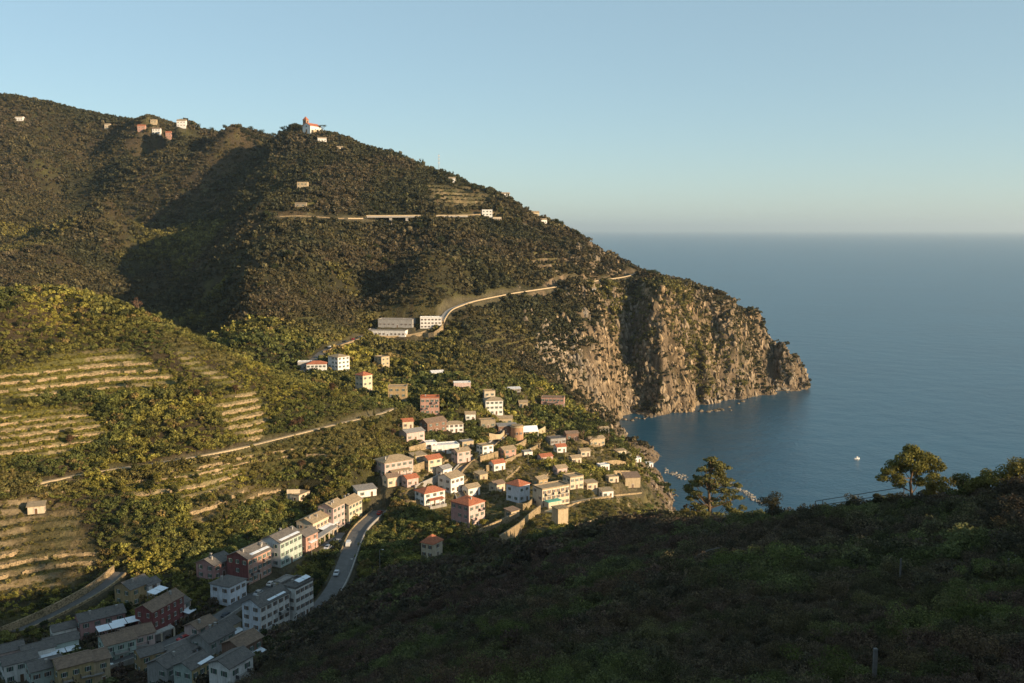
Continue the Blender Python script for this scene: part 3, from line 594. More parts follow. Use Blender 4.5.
proto_coll('crag', crag_meshes())
proto_coll('far', [cloud_mesh('far_shrub', *leaf_cloud(70, rand_lobes(g0, 4, .7, .8, .42), .34, 10+i, 1.3), M['leaf']) for i in range(6)])
proto_coll('mid', [cloud_mesh('mid_shrub', *leaf_cloud(210, rand_lobes(g0, 6, .75, .9, .38), .17, 30+i, 1.4), M['leaf']) for i in range(7)])
proto_coll('bush', [cloud_mesh('bush', *leaf_cloud(3200, rand_lobes(g0, 12, .8, .8, .3), .032, 150+i, 1.8), M['leaf']) for i in range(4)])
proto_coll('near', [cloud_mesh('near_shrub', *leaf_cloud(900, rand_lobes(g0, 9, .8, .8, .34), .062, 50+i, 1.9), M['leaf']) for i in range(6)])
def sprig(seed):                               # an upright loose weed with leaves along arching stems
    g = np.random.default_rng(seed); Vs = []; Fs = []; lv = []; k = 0
    for s in range(16):
        az = g.uniform(0, 6.28); ln = g.uniform(.5, 1.1); lean = g.uniform(.1, .7)
        for t in np.linspace(.15, 1, 14):
            c = np.array([math.cos(az)*lean*t*t*ln*.6, math.sin(az)*lean*t*t*ln*.6, ln*t*(1-.25*lean*t)])+g.normal(0, .02, 3)
            a = g.normal(size=3); a[2] = abs(a[2])*.6; a /= np.linalg.norm(a); b = np.cross(a, g.normal(size=3)); b /= np.linalg.norm(b); sz = .07*g.uniform(.6, 1.3)
            Vs += [c, c+a*sz+b*sz*.4, c+a*sz*2, c+a*sz-b*sz*.4]; Fs.append([k, k+1, k+2, k+3]); k += 4; lv.append(g.random())
    return np.array(Vs), np.array(Fs), np.array(lv)
proto_coll('sprig', [cloud_mesh('weed', *sprig(70+i), M['leaf']) for i in range(5)])
def scatter(name, key, pts, scl, tint, seed=0, squash=(.75, 1.1)):
    n = len(pts); g = np.random.default_rng(seed+n); me = bpy.data.meshes.new(name); me.vertices.add(n); me.vertices.foreach_set('co', np.asarray(pts, np.float32).ravel())
    s3 = np.stack([scl, scl, scl*g.uniform(*squash, n)], 1).astype(np.float32)
    rt = np.stack([g.normal(0, .12, n), g.normal(0, .12, n), g.uniform(0, 6.28, n)], 1).astype(np.float32)
    for nm, arr in (('scl', s3), ('rot', rt)): a = me.attributes.new(nm, 'FLOAT_VECTOR', 'POINT'); a.data.foreach_set('vector', arr.ravel())
    a = me.attributes.new('pick', 'INT', 'POINT'); a.data.foreach_set('value', g.integers(0, len(PROTO[key].objects), n).astype(np.int32))
    fcol(me, 'tint', tint); o = link(name, me)
    ng = bpy.data.node_groups.new(name, 'GeometryNodeTree'); ng.interface.new_socket('Geometry', in_out='INPUT', socket_type='NodeSocketGeometry'); ng.interface.new_socket('Geometry', in_out='OUTPUT', socket_type='NodeSocketGeometry')
    N = ng.nodes; gi = N.new('NodeGroupInput'); go = N.new('NodeGroupOutput'); ip = N.new('GeometryNodeInstanceOnPoints'); ci = N.new('GeometryNodeCollectionInfo')
    ci.inputs['Collection'].default_value = PROTO[key]; ci.inputs['Separate Children'].default_value = True; ci.inputs['Reset Children'].default_value = True; ip.inputs['Pick Instance'].default_value = True
    def na(nm, ty): x = N.new('GeometryNodeInputNamedAttribute'); x.data_type = ty; x.inputs[0].default_value = nm; return x.outputs[0]
    L = ng.links; L.new(gi.outputs[0], ip.inputs['Points']); L.new(ci.outputs[0], ip.inputs['Instance']); L.new(na('pick', 'INT'), ip.inputs['Instance Index'])
    e2 = N.new('FunctionNodeEulerToRotation'); L.new(na('rot', 'FLOAT_VECTOR'), e2.inputs[0]); L.new(e2.outputs[0], ip.inputs['Rotation']); L.new(na('scl', 'FLOAT_VECTOR'), ip.inputs['Scale']); L.new(ip.outputs[0], go.inputs[0])
    md = o.modifiers.new('scatter', 'NODES'); md.node_group = ng; tag(o, kind='stuff'); return o
def slope_of(x, y, e=2.0):
    return np.hypot(relief(x+e, y)-relief(x-e, y), relief(x, y+e)-relief(x, y-e))/(2*e)
CLEAR = []                                      # circles kept free of scrub: (x, y, r)
def cover(name, key, r0, r1, spacing, size, seed, dens=None, umin=-260, umax=1290, tintf=None, zmin=2.5):
    g = np.random.default_rng(seed); a0, a1 = math.atan((umin-512)/F), math.atan((umax-512)/F)
    n = int((a1-a0)*(r1*r1-r0*r0)/2/spacing**2*1.25); a = g.uniform(a0, a1, n); r = np.sqrt(g.uniform(r0*r0, r1*r1, n)); x = r*np.sin(a); y = r*np.cos(a)
    keep = g.random(n) < .8+.6*fbm(x, y, 25, 2, 131)
    x, y = x[keep], y[keep]; z, m, kd, fr, clr = height(x, y, True); sl = slope_of(x, y)
    p = np.ones(len(x)); p *= z > zmin; p *= clr < .3
    far = y > 560
    n2 = fbm(x, y, 14, 3, 141)
    rocky = sstep(.9, 1.4, sl+.5*n2)*sstep(-5, 40, x)*(y > 520); p *= 1-.6*rocky*(1-sstep(-.02, .12, fbm(x, y, 24, 3, 145)))
    shore = sstep(60, 100, x)*(y > 420)*(y < 840)*(1-sstep(16, 28, z)); p *= 1-.8*shore
    inz = np.clip(m*1.6, 0, 1)
    p *= 1-inz*(np.where(kd == 1, .30, np.where(kd == 2, np.where(x < -100, .05, .30), .10))-.75*sstep(-.1, .3, fbm(x, y, 16, 2, 147)))*np.where((fr > .62) & (fr < .98), 1.25, 1).clip(0, 1.3)
    if dens is not None: p *= dens(x, y, z)
    for (cx, cy, cr) in CLEAR: p *= np.hypot(x-cx, y-cy) > cr
    k = g.random(len(x)) < p; x, y, z, m, kd, sl = x[k], y[k], z[k], m[k], kd[k], sl[k]
    s = size*np.clip(np.exp(g.normal(0, .45 if r0 > 500 else .36 if r1 > 330 else .40, len(x))), .4, 1.9)*(1-.55*np.clip(m*1.6, 0, 1)*(kd < 3))*(1-.35*rocky[k]); s *= (1+.35*vnoise(x, y, 40, 151))*np.clip(np.hypot(x, y)/75, .35, 1)
    t = tintf(x, y, z, m, kd, g); return scatter(name, key, np.stack([x, y, z-.12*s], 1), s, t, seed)
def cliff_points(seed, spacing, pmin):
    g = np.random.default_rng(seed); n = int(330*360/spacing**2*2.4); x = g.uniform(0, 340, n); y = g.uniform(800, 1160, n); z, _m, _k, _f, clr = height(x, y, True); sl = slope_of(x, y)
    w = np.sqrt(1+sl*sl)/2.6; k = (clr < .15) & (g.random(n) < w) & (sl > .75) & (z > pmin); return x[k], y[k], z[k], sl[k], g
def mixa(a, b, w): return a*(1-w[:, None])+np.array(b)*w[:, None]
def tint_hill(x, y, z, m, kd, g):
    n = len(x); c = np.tile(np.array([.125, .115, .045]), (n, 1)); n1 = fbm(x, y, 45, 3, 161)
    c = mixa(c, (.22, .19, .055), sstep(.0, .45, fbm(x, y, 26, 3, 171))*.8)
    c = mixa(c, (.065, .078, .036), sstep(-.05, .35, n1)*.75)
    c = mixa(c, (.16, .11, .06), (g.random(n) < .08)*.8); c = c*np.array([1.6, 1.65, 1.35])
    c = mixa(c, (.045, .056, .028), (g.random(n) < .25)*.8)
    c = mixa(c, (.26, .23, .06), np.clip(m*1.6, 0, 1)*(kd == 1)*.75)
    c = mixa(c, (.20, .165, .07), np.clip(m*1.6, 0, 1)*(kd >= 2)*.6)
    return c*g.uniform(.7, 1.35, n)[:, None]
def tint_mount(x, y, z, m, kd, g):
    n = len(x); c = np.tile(np.array([.115, .10, .055]), (n, 1))
    c = mixa(c, (.125, .10, .066), sstep(-.15, .3, fbm(x, y, 90, 3, 181))*.75)
    c = mixa(c, (.066, .070, .040), sstep(-.05, .3, fbm(x, y, 60, 3, 191))*.8)
    c = mixa(c, (.20, .18, .06), sstep(.0, .35, fbm(x, y, 70, 3, 201))*(z < 190)*.85)
    c = mixa(c, (.055, .058, .036), (g.random(n) < .3)*.7)
    return c*g.uniform(.7, 1.35, n)[:, None]
def tint_fore(x, y, z, m, kd, g):
    n = len(x); c = np.tile(np.array([.115, .092, .068]), (n, 1)); r = np.hypot(x, y)
    c = mixa(c, (.125, .08, .07), sstep(-.2, .3, fbm(x, y, 22, 3, 211))*.7)
    c = mixa(c, (.125, .15, .06), sstep(.0, .4, fbm(x, y, 11, 3, 221))*.8)
    c = mixa(c, (.07, .068, .05), (g.random(n) < .3)*.7)
    return c*g.uniform(.7, 1.3, n)[:, None]
# ------------------------------------------------------------------ buildings
class MB:
    def __init__(s): s.v = []; s.f = []
    def box(s, x0, y0, z0, x1, y1, z1, rot=0.0, piv=(0, 0)):
        k = len(s.v)
        for z in (z0, z1):
            for x, y in ((x0, y0), (x1, y0), (x1, y1), (x0, y1)):
                if rot:
                    c, n = math.cos(rot), math.sin(rot); x, y = piv[0]+(x-piv[0])*c-(y-piv[1])*n, piv[1]+(x-piv[0])*n+(y-piv[1])*c
                s.v.append((x, y, z))
        s.f += [(k+3,k+2,k+1,k),(k+4,k+5,k+6,k+7),(k,k+1,k+5,k+4),(k+1,k+2,k+6,k+5),(k+2,k+3,k+7,k+6),(k+3,k,k+4,k+7)]; return s
    def slab(s, pts, t):                       # a polygon in space given thickness t downward
        k = len(s.v); n = len(pts); s.v += [tuple(p) for p in pts]+[(p[0], p[1], p[2]-t) for p in pts]
        s.f.append(tuple(range(k, k+n))); s.f.append(tuple(range(k+2*n-1, k+n-1, -1)))
        for i in range(n): j = (i+1) % n; s.f.append((k+i, k+n+i, k+n+j, k+j))
        return s
    def poly(s, pts): k = len(s.v); s.v += list(pts); s.f.append(tuple(range(k, k+len(pts)))); return s
    def tube(s, pts, rad, n=6):
        k0 = len(s.v); pts = [Vector(p) for p in pts]
        for i, p in enumerate(pts):
            d = (pts[min(i+1, len(pts)-1)]-pts[max(i-1, 0)]).normalized(); a = d.orthogonal().normalized(); b = d.cross(a); r = rad[i] if hasattr(rad, '__len__') else rad
            for j in range(n): t = 2*math.pi*j/n; s.v.append(tuple(p+a*r*math.cos(t)+b*r*math.sin(t)))
        for i in range(len(pts)-1):
            for j in range(n): a = k0+i*n+j; b = k0+i*n+(j+1) % n; s.f.append((a, b, b+n, a+n))
        s.f.append(tuple(k0+j for j in range(n))[::-1]); s.f.append(tuple(k0+(len(pts)-1)*n+j for j in range(n))); return s
    def build(s, name, mat, parent=None, label=None):
        me = bpy.data.meshes.new(name); me.from_pydata(s.v, [], s.f); me.materials.append(mat); me.update()
        o = link(name, me, parent)
        if label: o['label'] = label
        return o
def empty(name, loc, yaw=0):
    o = bpy.data.objects.new(name, None); COL.objects.link(o); o.location = loc; o.rotation_euler = (0, 0, yaw); o.empty_display_size = .5; return o
def plaster(name, col):
    t = NT(name); co = t.n('ShaderNodeTexCoord').outputs['Object']; n = t.noise(.8, 6, .65, co)
    mp = t.n('ShaderNodeMapping', {'Vector': co, 'Scale': (2.2, 2.2, .25)}); st = t.noise(1, 4, .6, mp.outputs[0])
    c = t.mul(col, t.ramp(n, [(.3, (.78, .78, .78)), (.7, (1.06, 1.06, 1.06))])); c = t.mul(c, t.ramp(st, [(.3, (.74, .72, .70)), (.55, (1, 1, 1))]))
    return t.done(c, .92, bump=n, bstr=.3, bdist=.04, spec=.1)
def tiles(name, col):
    t = NT(name); co = t.n('ShaderNodeTexCoord').outputs['Object']; w = t.n('ShaderNodeTexWave', {'Vector': co, 'Scale': 1.4, 'Distortion': .6, 'Detail': 2}, wave_type='BANDS', bands_direction='X').outputs['Fac']
    n = t.noise(1.1, 6, .7, co); c = t.mul(col, t.ramp(n, [(.25, (.55, .55, .58)), (.5, (1, .98, .95)), (.78, (1.45, 1.38, 1.25))])); c = t.mul(c, t.ramp(w, [(0, (.7, .7, .7)), (.6, (1.1, 1.1, 1.1))]))
    return t.done(c, .9, bump=w, bstr=.6, bdist=.08, spec=.1)
def masonry(name, col, sc_=1.0):
    t = NT(name); co = t.n('ShaderNodeTexCoord').outputs['Object']; vo = t.n('ShaderNodeTexVoronoi', {'Vector': co, 'Scale': 1.9*sc_}, feature='F1'); n = t.noise(.35, 5, .65, co)
    c = t.mul(col, t.ramp(vo.outputs['Distance'], [(0, (1.25, 1.2, 1.15)), (.5, (.95, .95, .95)), (.8, (.45, .45, .45))])); c = t.mul(c, t.ramp(n, [(.3, (.6, .62, .55)), (.7, (1.2, 1.15, 1.1))]))
    return t.done(c, .95, bump=vo.outputs['Distance'], bstr=.6, bdist=.12, spec=.05)
for k, c in WALLC.items(): M['w_'+k] = plaster('plaster_'+k, c)
for k, c in ROOFC.items(): M['r_'+k] = tiles('roof_'+k, c)
M['stonewall'] = masonry('dry_stone', (.36, .28, .18)); M['concrete'] = plaster('concrete', (.36, .34, .31)); M['asphalt'] = flat_mat('asphalt', (.13, .125, .12), .9, .3, .5)
M['glass'] = flat_mat('dark_glass', (.025, .03, .035), .25, .2, 1, .5); M['frame'] = flat_mat('white_paint', (.68, .66, .62), .6, .1)
M['shutter'] = flat_mat('green_shutter', (.06, .13, .09), .7, .2); M['shutterb'] = flat_mat('brown_shutter', (.16, .09, .05), .7, .2)
M['canvas'] = flat_mat('pale_sheet', (.74, .78, .82), .7, .15, .8); M['metal'] = flat_mat('grey_metal', (.30, .31, .32), .5, .2, 2, .5, .4); M['greensheet'] = flat_mat('green_sheet', (.12, .42, .33), .7, .15)
M['rail'] = flat_mat('railing', (.10, .10, .10), .6, .1); M['dirt'] = flat_mat('packed_dirt', (.50, .38, .23), .95, .3, .7)
def multi(name, parts):
    V_ = []; F_ = []; mi = []; mats = []
    for mb, mat in parts:
        k = len(V_); V_ += mb.v; F_ += [tuple(i+k for i in f) for f in mb.f]; mats.append(mat); mi += [len(mats)-1]*len(mb.f)
    me = bpy.data.meshes.new(name); me.from_pydata(V_, [], F_)
    for m in mats: me.materials.append(m)
    me.polygons.foreach_set('material_index', mi); me.update(); return me
def window_mesh(w, h, sh):                     # in the XZ plane, outside is -Y
    fr = MB(); fr.box(-w/2-.08, -.09, -.08, -w/2, .0, h+.08).box(w/2, -.09, -.08, w/2+.08, 0, h+.08).box(-w/2, -.09, h, w/2, 0, h+.08).box(-w/2-.14, -.2, -.12, w/2+.14, 0, -.0801).box(-.03, -.06, 0, .03, -.022, h)
    gl = MB().box(-w/2, -.02, -.079, w/2, -.003, h)
    st = MB().box(-w/2-.1-w*.46, -.14, 0, -w/2-.1, -.02, h).box(w/2+.1, -.14, 0, w/2+.1+w*.46, -.02, h)
    return multi('window', [(fr, M['frame']), (gl, M['glass']), (st, M[sh])])
WM = {k: window_mesh(.8, 1.25, k) for k in ('shutter', 'shutterb')}
DOORM = multi('door', [(MB().box(-.6, -.1, 0, -.5, 0, 2.2).box(.5, -.1, 0, .6, 0, 2.2).box(-.6, -.1, 2.2, .6, 0, 2.32), M['frame']), (MB().box(-.5, -.05, 0, .5, -.003, 2.2), M['shutterb'])])
def balcony_mesh(w):
    b = MB().box(-w/2, -1.15, -.18, w/2, -.003, 0); r = MB().box(-w/2, -1.13, .95, w/2, -1.07, 1.0).box(-w/2, -1.13, 0.003, -w/2+.05, -.01, .95).box(w/2-.05, -1.13, 0.003, w/2, -.01, .95)
    n = int(w/.35)
    for i in range(1, n): x = -w/2+w*i/n; r.box(x-.015, -1.11, .003, x+.015, -1.08, .949)
    return multi('balcony', [(b, M['concrete']), (r, M['rail'])])
BM = {}
def roof_mb(kind, L, W, H, rise, ov=.45):
    m = MB(); a = L/2+ov; b = W/2+ov; t = .18; dz = rise*ov/(W/2)
    if kind == 'gable':
        m.slab([(-a, -b, H-dz+t), (a, -b, H-dz+t), (a, -.002, H+rise+t), (-a, -.002, H+rise+t)], t); m.slab([(a, b, H-dz+t), (-a, b, H-dz+t), (-a, .002, H+rise+t), (a, .002, H+rise+t)], t)
        m.box(-a-.02, -.12, H+rise+t-.06, a+.02, .12, H+rise+t+.07)
    elif kind == 'hip':
        r = max(.3, (L-W)/2) if L > W else .3; e = H+.02; top = H+rise+t; q = r if L >= W else .3; q2 = 0 if L >= W else (W-L)/2
        k = len(m.v); m.v += [(-a, -b, e), (a, -b, e), (a, b, e), (-a, b, e), (-q, -q2-.15, top), (q, -q2-.15, top), (q, q2+.15, top), (-q, q2+.15, top), (-a, -b, e-.16), (a, -b, e-.16), (a, b, e-.16), (-a, b, e-.16)]
        m.f += [(k, k+1, k+5, k+4), (k+1, k+2, k+6, k+5), (k+2, k+3, k+7, k+6), (k+3, k, k+4, k+7), (k+4, k+5, k+6, k+7), (k+11, k+10, k+9, k+8)]
        for i in range(4): j = (i+1) % 4; m.f.append((k+i, k+8+i, k+8+j, k+j))
    elif kind == 'shed':
        m.slab([(-a, -b, H+.15), (a, -b, H+.15), (a, b, H+rise+.15), (-a, b, H+rise+.15)], .15)
    else:
        m.box(-L/2+.3, -W/2+.3, H-.2, L/2-.3, W/2-.3, H+.06)
        for x0, y0, x1, y1 in ((-L/2-.12, -W/2-.12, L/2+.12, -W/2+.3), (-L/2-.12, W/2-.3, L/2+.12, W/2+.12), (-L/2-.12, -W/2+.3, -L/2+.3, W/2-.3), (L/2-.3, -W/2+.3, L/2+.12, W/2-.3)): m.box(x0, y0, H+.002, x1, y1, H+rise*.8)
    return m
def wall_mb(kind, L, W, H, rise, base=3.0):
    m = MB().box(-L/2, -W/2, -base, L/2, W/2, H)
    if kind == 'gable':
        for x in (-L/2, L/2): 
            s = 1 if x > 0 else -1; m.poly([(x, -W/2*s, H), (x, W/2*s, H), (x, 0, H+rise)])
            m.poly([(x-s*.3, W/2*s, H), (x-s*.3, -W/2*s, H), (x-s*.3, 0, H+rise)])
    if kind == 'shed':
        for x in (-L/2, L/2): s = 1 if x > 0 else -1; m.poly([(x, -W/2*s, H), (x, W/2*s, H), (x, W/2, H+rise)] if s > 0 else [(x, W/2, H), (x, -W/2, H), (x, W/2, H+rise)])
        m.poly([(L/2, W/2, H), (-L/2, W/2, H), (-L/2, W/2, H+rise), (L/2, W/2, H+rise)])
    return m
def put(name, me, parent, loc, rz):
    o = link(name, me, parent); o.location = loc; o.rotation_euler = (0, 0, rz); return o
def house(rec, spot, idx):
    name, u, v, L, W, H, yaw, rk, rise, wc, rc, st, nc, ex, label = rec; x, y, z, th = spot; g = random.Random(idx*7+1)
    root = empty(name, (x, y, z), th); tag(root, label, {'hut': 'hut', 'school_building': 'school', 'shed_house': 'shed'}.get(name, 'house'), 'houses of the valley village' if y < 700 else 'buildings on the mountain')
    wall_mb(rk, L, W, H, rise).build('wall', M['w_'+wc], root)
    if 'front' in ex: MB().box(-L/2+.02, -W/2-.06, -2.5, L/2-.02, -W/2-.002, H-.05).build('facade', M['w_'+ex['front']], root, ex['front']+' coloured front')
    rf = roof_mb(rk, L, W, H, rise).build('roof', M['r_'+rc], root)
    for i in range(ex.get('chim', 0)):
        cx = g.uniform(-.4, .4)*L; cy = g.choice((-1, 1))*W*g.uniform(.12, .25); zb = H+(rise*(1-abs(cy)/(W/2)) if rk in ('gable', 'hip') else 0)-.2
        MB().box(cx-.3, cy-.35, zb, cx+.3, cy+.35, zb+1.3).box(cx-.38, cy-.43, zb+1.301, cx+.38, cy+.43, zb+1.42).build('chimney', M['concrete'], rf)
    fy = -W/2-(.062 if 'front' in ex else .002); sh = WM[g.choice(['shutter', 'shutter', 'shutterb'])]; hs = H/st
    small = y > 900
    ncw = max(1, int(round(W/3.6))) if not small else 1
    for s in range(st):
        zz = s*hs+hs*.32
        for c in range(nc):
            xx = (-.5+(c+.5)/nc)*L
            if s == 0 and c == nc//2 and not small: put('door', DOORM, root, (xx, fy, 0), 0)
            else: put('window', sh, root, (xx, fy, zz), 0)
        for c in range(ncw):
            yy = (-.5+(c+.5)/ncw)*W
            if g.random() < .85: put('window', sh, root, (-L/2-.002, yy, zz), -math.pi/2)
            if g.random() < .6 and not small: put('window', sh, root, (L/2+.002, yy, zz), math.pi/2)
    for i in range(ex.get('balc', 0)):
        w = round(L*(.28 if ex['balc'] > 1 else .5), 1)
        if w not in BM: BM[w] = balcony_mesh(w)
        put('balcony', BM[w], root, ((-.25+.5*(i % 2))*L if ex['balc'] > 1 else 0, fy-.002, hs*(1+(i//2+i) % max(1, st-1))+.02), 0)
    if 'awn' in ex:                            # pale flat panels of roof terraces and sheds
        ax, ay, aw, ad = ex['awn']; onroof = abs(ay) < .5; cy = ay*W; d = ad*W
        if onroof and rk == 'gable': za = H+rise*(1-abs(cy)/(W/2))+.42
        elif rk == 'flat' and onroof: za = H+1.9
        elif ay > 0: za = H+rise*.95
        else: za = H*.62
        n = 2 if aw*L > 6 else 1; pw = aw*L/n
        m = MB(); sl = (-.18*d if ay < 0 else .12*d)
        for i in range(n): x0 = ax*L-aw*L/2+i*pw; m.slab([(x0+.12, cy-d/2, za+(sl if ay < 0 else -sl)), (x0+pw-.12, cy-d/2, za+(sl if ay < 0 else -sl)), (x0+pw-.12, cy+d/2, za), (x0+.12, cy+d/2, za)], .1)
        m.build('awning', M['canvas'], root, 'pale sheet canopy')
        for sx in (-1, 1): 
            for sy in (-1, 1): MB().box(ax*L+sx*aw*L*.46-.06, cy+sy*d*.42-.06, za-(2.2 if not onroof else 1.0)-abs(sl), ax*L+sx*aw*L*.46+.06, cy+sy*d*.42+.06, za-.12-abs(sl)*.5).build('awning_post', M['metal'], root)
    if 'porch' in ex:
        MB().box(-L*.4, -W/2-3, -3, L*.4, -W/2-.003, .02).build('terrace', M['concrete'], root)
        MB().slab([(-L*.35, -W/2-2.6, 2.5), (L*.35, -W/2-2.6, 2.5), (L*.35, -W/2-.07, 2.9), (-L*.35, -W/2-.07, 2.9)], .1).build('porch_roof', M['r_'+rc], root)
        for sx in (-.33, -.11, .11, .33): MB().box(sx*L-.1, -W/2-2.5, .021, sx*L+.1, -W/2-2.3, 2.39).build('porch_post', M['frame'], root)
    if 'annex' in ex:
        MB().box(-L*.45, -W/2-4, -3, L*.05, -W/2-.01, H*.4).build('annex', M['w_cream'], root)
        MB().box(-L*.45-.1, -W/2-4.1, H*.4+.002, L*.05+.1, -W/2-.012, H*.4+.2).build('annex_roof', M['greensheet'] if wc == 'cream' else M['r_tan'], root)
    return root
for i, (r, s) in enumerate(zip(HB, SPOT)): house(r, s, i)
# ------------------------------------------------------------------ roads, walls
def normals2(A):
    d = np.gradient(A[:, :2], axis=0); d /= np.linalg.norm(d, axis=1)[:, None]+1e-9; return np.stack([-d[:, 1], d[:, 0]], 1)
def ribbon(A, o0, o1, z0, z1):                  # sheet between two sideways offsets
    n = normals2(A); a = np.c_[A[:, :2]+n*o0, A[:, 2]+z0]; b = np.c_[A[:, :2]+n*o1, A[:, 2]+z1]; return a, b
def strip(name, A, o0, o1, dz, mat, kind='structure', thick=.4):
    n = normals2(A); k = len(A); a = A[:, :2]+n*o0; b = A[:, :2]+n*o1
    v = np.concatenate([np.c_[a, A[:, 2]+dz], np.c_[b, A[:, 2]+dz], np.c_[a, A[:, 2]+dz-thick], np.c_[b, A[:, 2]+dz-thick]]); f = []
    for i in range(k-1): f += [(i, k+i, k+i+1, i+1), (i, i+1, 2*k+i+1, 2*k+i), (k+i+1, k+i, 3*k+i, 3*k+i+1), (2*k+i, 2*k+i+1, 3*k+i+1, 3*k+i)]
    f += [(0, 2*k, 3*k, k), (k-1, 2*k-1, 4*k-1, 3*k-1)]
    o = link(name, np_mesh(name, v, np.array(f), [mat]))
    if kind: o['kind'] = kind
    return o
def wallstrip(name, A, off, th, h, base, mat, label, cat='wall', group=None, capz=None):
    n = normals2(A); k = len(A); a = A[:, :2]+n*(off-th/2); b = A[:, :2]+n*(off+th/2); ra, rb = (A[:, 2]+h), (A[:, 2]-base)
    v = np.concatenate([np.c_[a, ra], np.c_[b, ra], np.c_[a, rb], np.c_[b, rb]]); f = []
    for i in range(k-1): f += [(i, k+i, k+i+1, i+1), (i, i+1, 2*k+i+1, 2*k+i), (k+i+1, k+i, 3*k+i, 3*k+i+1)]
    f += [(0, 2*k, 3*k, k), (k-1, 2*k-1, 4*k-1, 3*k-1)]
    return tag(link(name, np_mesh(name, v, np.array(f), [mat])), label, cat, group, 'thing')
strip('village_street', RD['street'], -3.0, 3.0, 0, M['asphalt']); strip('valley_road', RD['main'], -3.2, 3.2, .03, M['asphalt'])
strip('upper_road', RD['upper'], -2.4, 2.4, 0, M['asphalt']); strip('village_lane', RD['lane'], -2.2, 2.2, 0, M['asphalt']); strip('terrace_lane', RD['terrace_road'], -2, 2, 0, M['dirt'])
strip('school_road', RD['school'], -3, 3, 0, M['asphalt']); strip('coast_road', RD['coast'], -2.6, 2.6, .0, M['concrete']); strip('mountain_road', RD['mountain'], -3.2, 3.2, 0, M['concrete'])
strip('ridge_road', RD['mountain_far'], -2.2, 2.2, 0, M['concrete']); strip('footpath', RD['path'], -.9, .9, 0, M['dirt'])
def side(A, s):                                 # which side (+1/-1) faces the camera / right
    n = normals2(A)[len(A)//2]; p = A[len(A)//2]; return s*(1 if -(n[0]*p[0]+n[1]*p[1]) > 0 else -1)
def rightside(A): n = normals2(A)[len(A)//2]; return 1 if n[0] > 0 else -1
A = RD['main']; rs = rightside(A); wallstrip('parapet_wall', A, rs*3.4, .4, .85, 2.5, M['concrete'], 'pale parapet along the outer edge of the hairpin road', 'parapet'); wallstrip('parapet_wall', A[len(A)//2:], -rs*3.4, .35, .6, 1, M['stonewall'], 'low stone kerb wall on the inner side of upper hairpin road', 'wall')
A = RD['street']; rs = rightside(A); wallstrip('street_wall', A[:len(A)*11//20], rs*3.2, .3, 1.1, 1.5, M['concrete'], 'whitish wall along the right side of the village street', 'wall')
A = RD['upper']; s = side(A, 1); wallstrip('retaining_wall', A, s*2.6, .5, .7, 3.2, M['stonewall'], 'grey retaining wall below the curved upper road at left', 'retaining wall'); wallstrip('retaining_wall', A, -s*2.7, .5, 2.6, 1, M['stonewall'], 'taller stone wall on the hill side of the curved upper road', 'retaining wall')
A = RD['terrace_road']; s = side(A, 1); wallstrip('retaining_wall', A, s*2.2, .5, .8, 4, M['stonewall'], 'sunlit stone wall under the headland lane', 'retaining wall')
A = RD['school']; s = side(A, 1); wallstrip('retaining_wall', A[len(A)//4:], s*3.2, .6, 1.0, 5, M['stonewall'], 'tan curved retaining wall under the school road', 'retaining wall')
A = RD['coast']; s = side(A, 1); wallstrip('retaining_wall', A, s*2.8, .6, .9, 3.5, M['w_tan'], 'long pale wall carrying the coast road across the cliffs', 'retaining wall')
A = RD['lane']; rs = rightside(A); wallstrip('retaining_wall', A, rs*2.4, .4, .9, 2.5, M['stonewall'], 'pale wall along the lower bend of the winding lane', 'retaining wall'); wallstrip('retaining_wall', A, -rs*2.4, .4, .9, 1.5, M['concrete'], 'pale wall along the upper bend of the winding lane', 'retaining wall')
A = RD['mountain']; s = side(A, 1); k = int(len(A)*.68); wallstrip('retaining_wall', A[k:], s*3.4, .6, 1.2, 5, M['w_tan'], 'pale wall under the mountain road left of the viaduct', 'retaining wall'); wallstrip('parapet_wall', A[:k], s*3.4, .6, .9, 3, M['stonewall'], 'low wall along the shaded far part of the mountain road', 'parapet')
A = RD['mountain_far']; s = side(A, 1); wallstrip('parapet_wall', A, s*2.6, .5, .9, 2.5, M['stonewall'], 'low wall of the ridge road right of the viaduct', 'parapet')
A = RD['path']; s = side(A, 1); wallstrip('retaining_wall', A, s*1.1, .5, .1, 1.8, M['w_tan'], 'low dry stone wall under the footpath crossing the left hill', 'wall')
# free-standing retaining walls: pixel polylines of the foot, height, label
def pxwall(px, h, base, th, mat, label, name='retaining_wall'):
    A = road3(px, 0, 2); return wallstrip(name, A, 0, th, h, base, mat, label, 'retaining wall')
pxwall([(424,340),(433,341),(441,336),(443,330)], 5.5, 3, .8, M['stonewall'], 'tan curved retaining wall carrying the white school block')
pxwall([(409,452),(420,449),(430,446),(440,444)], 2.4, 2, .5, M['stonewall'], 'short tan wall under the white terrace building')
pxwall([(395,478),(410,473),(425,467),(437,462)], 3, 2, .5, M['stonewall'], 'stepped tan wall right of the wide pink villa')
pxwall([(415,490),(440,478),(448,470)], 2, 2, .5, M['concrete'], 'pale wall between the villa and the tan-roofed house')
pxwall([(480,462),(500,456),(520,448),(526,444)], 3, 2, .5, M['stonewall'], 'long tan wall below the car park level')
pxwall([(486,470),(505,464),(525,455),(540,447)], 2.2, 2, .5, M['stonewall'], 'lower tan wall stepping down from the round tower')
pxwall([(525,438),(540,436),(545,432)], 3.6, 2, .5, M['w_tan'], 'sunny tan wall right of the round tower')
pxwall([(489,440),(500,443),(504,437)], 4, 3, .6, M['w_tan'], 'tan corner wall holding up the car park')
pxwall([(516,510),(526,512),(534,503)], 3, 2, .5, M['stonewall'], 'stone wall under the white cube house')
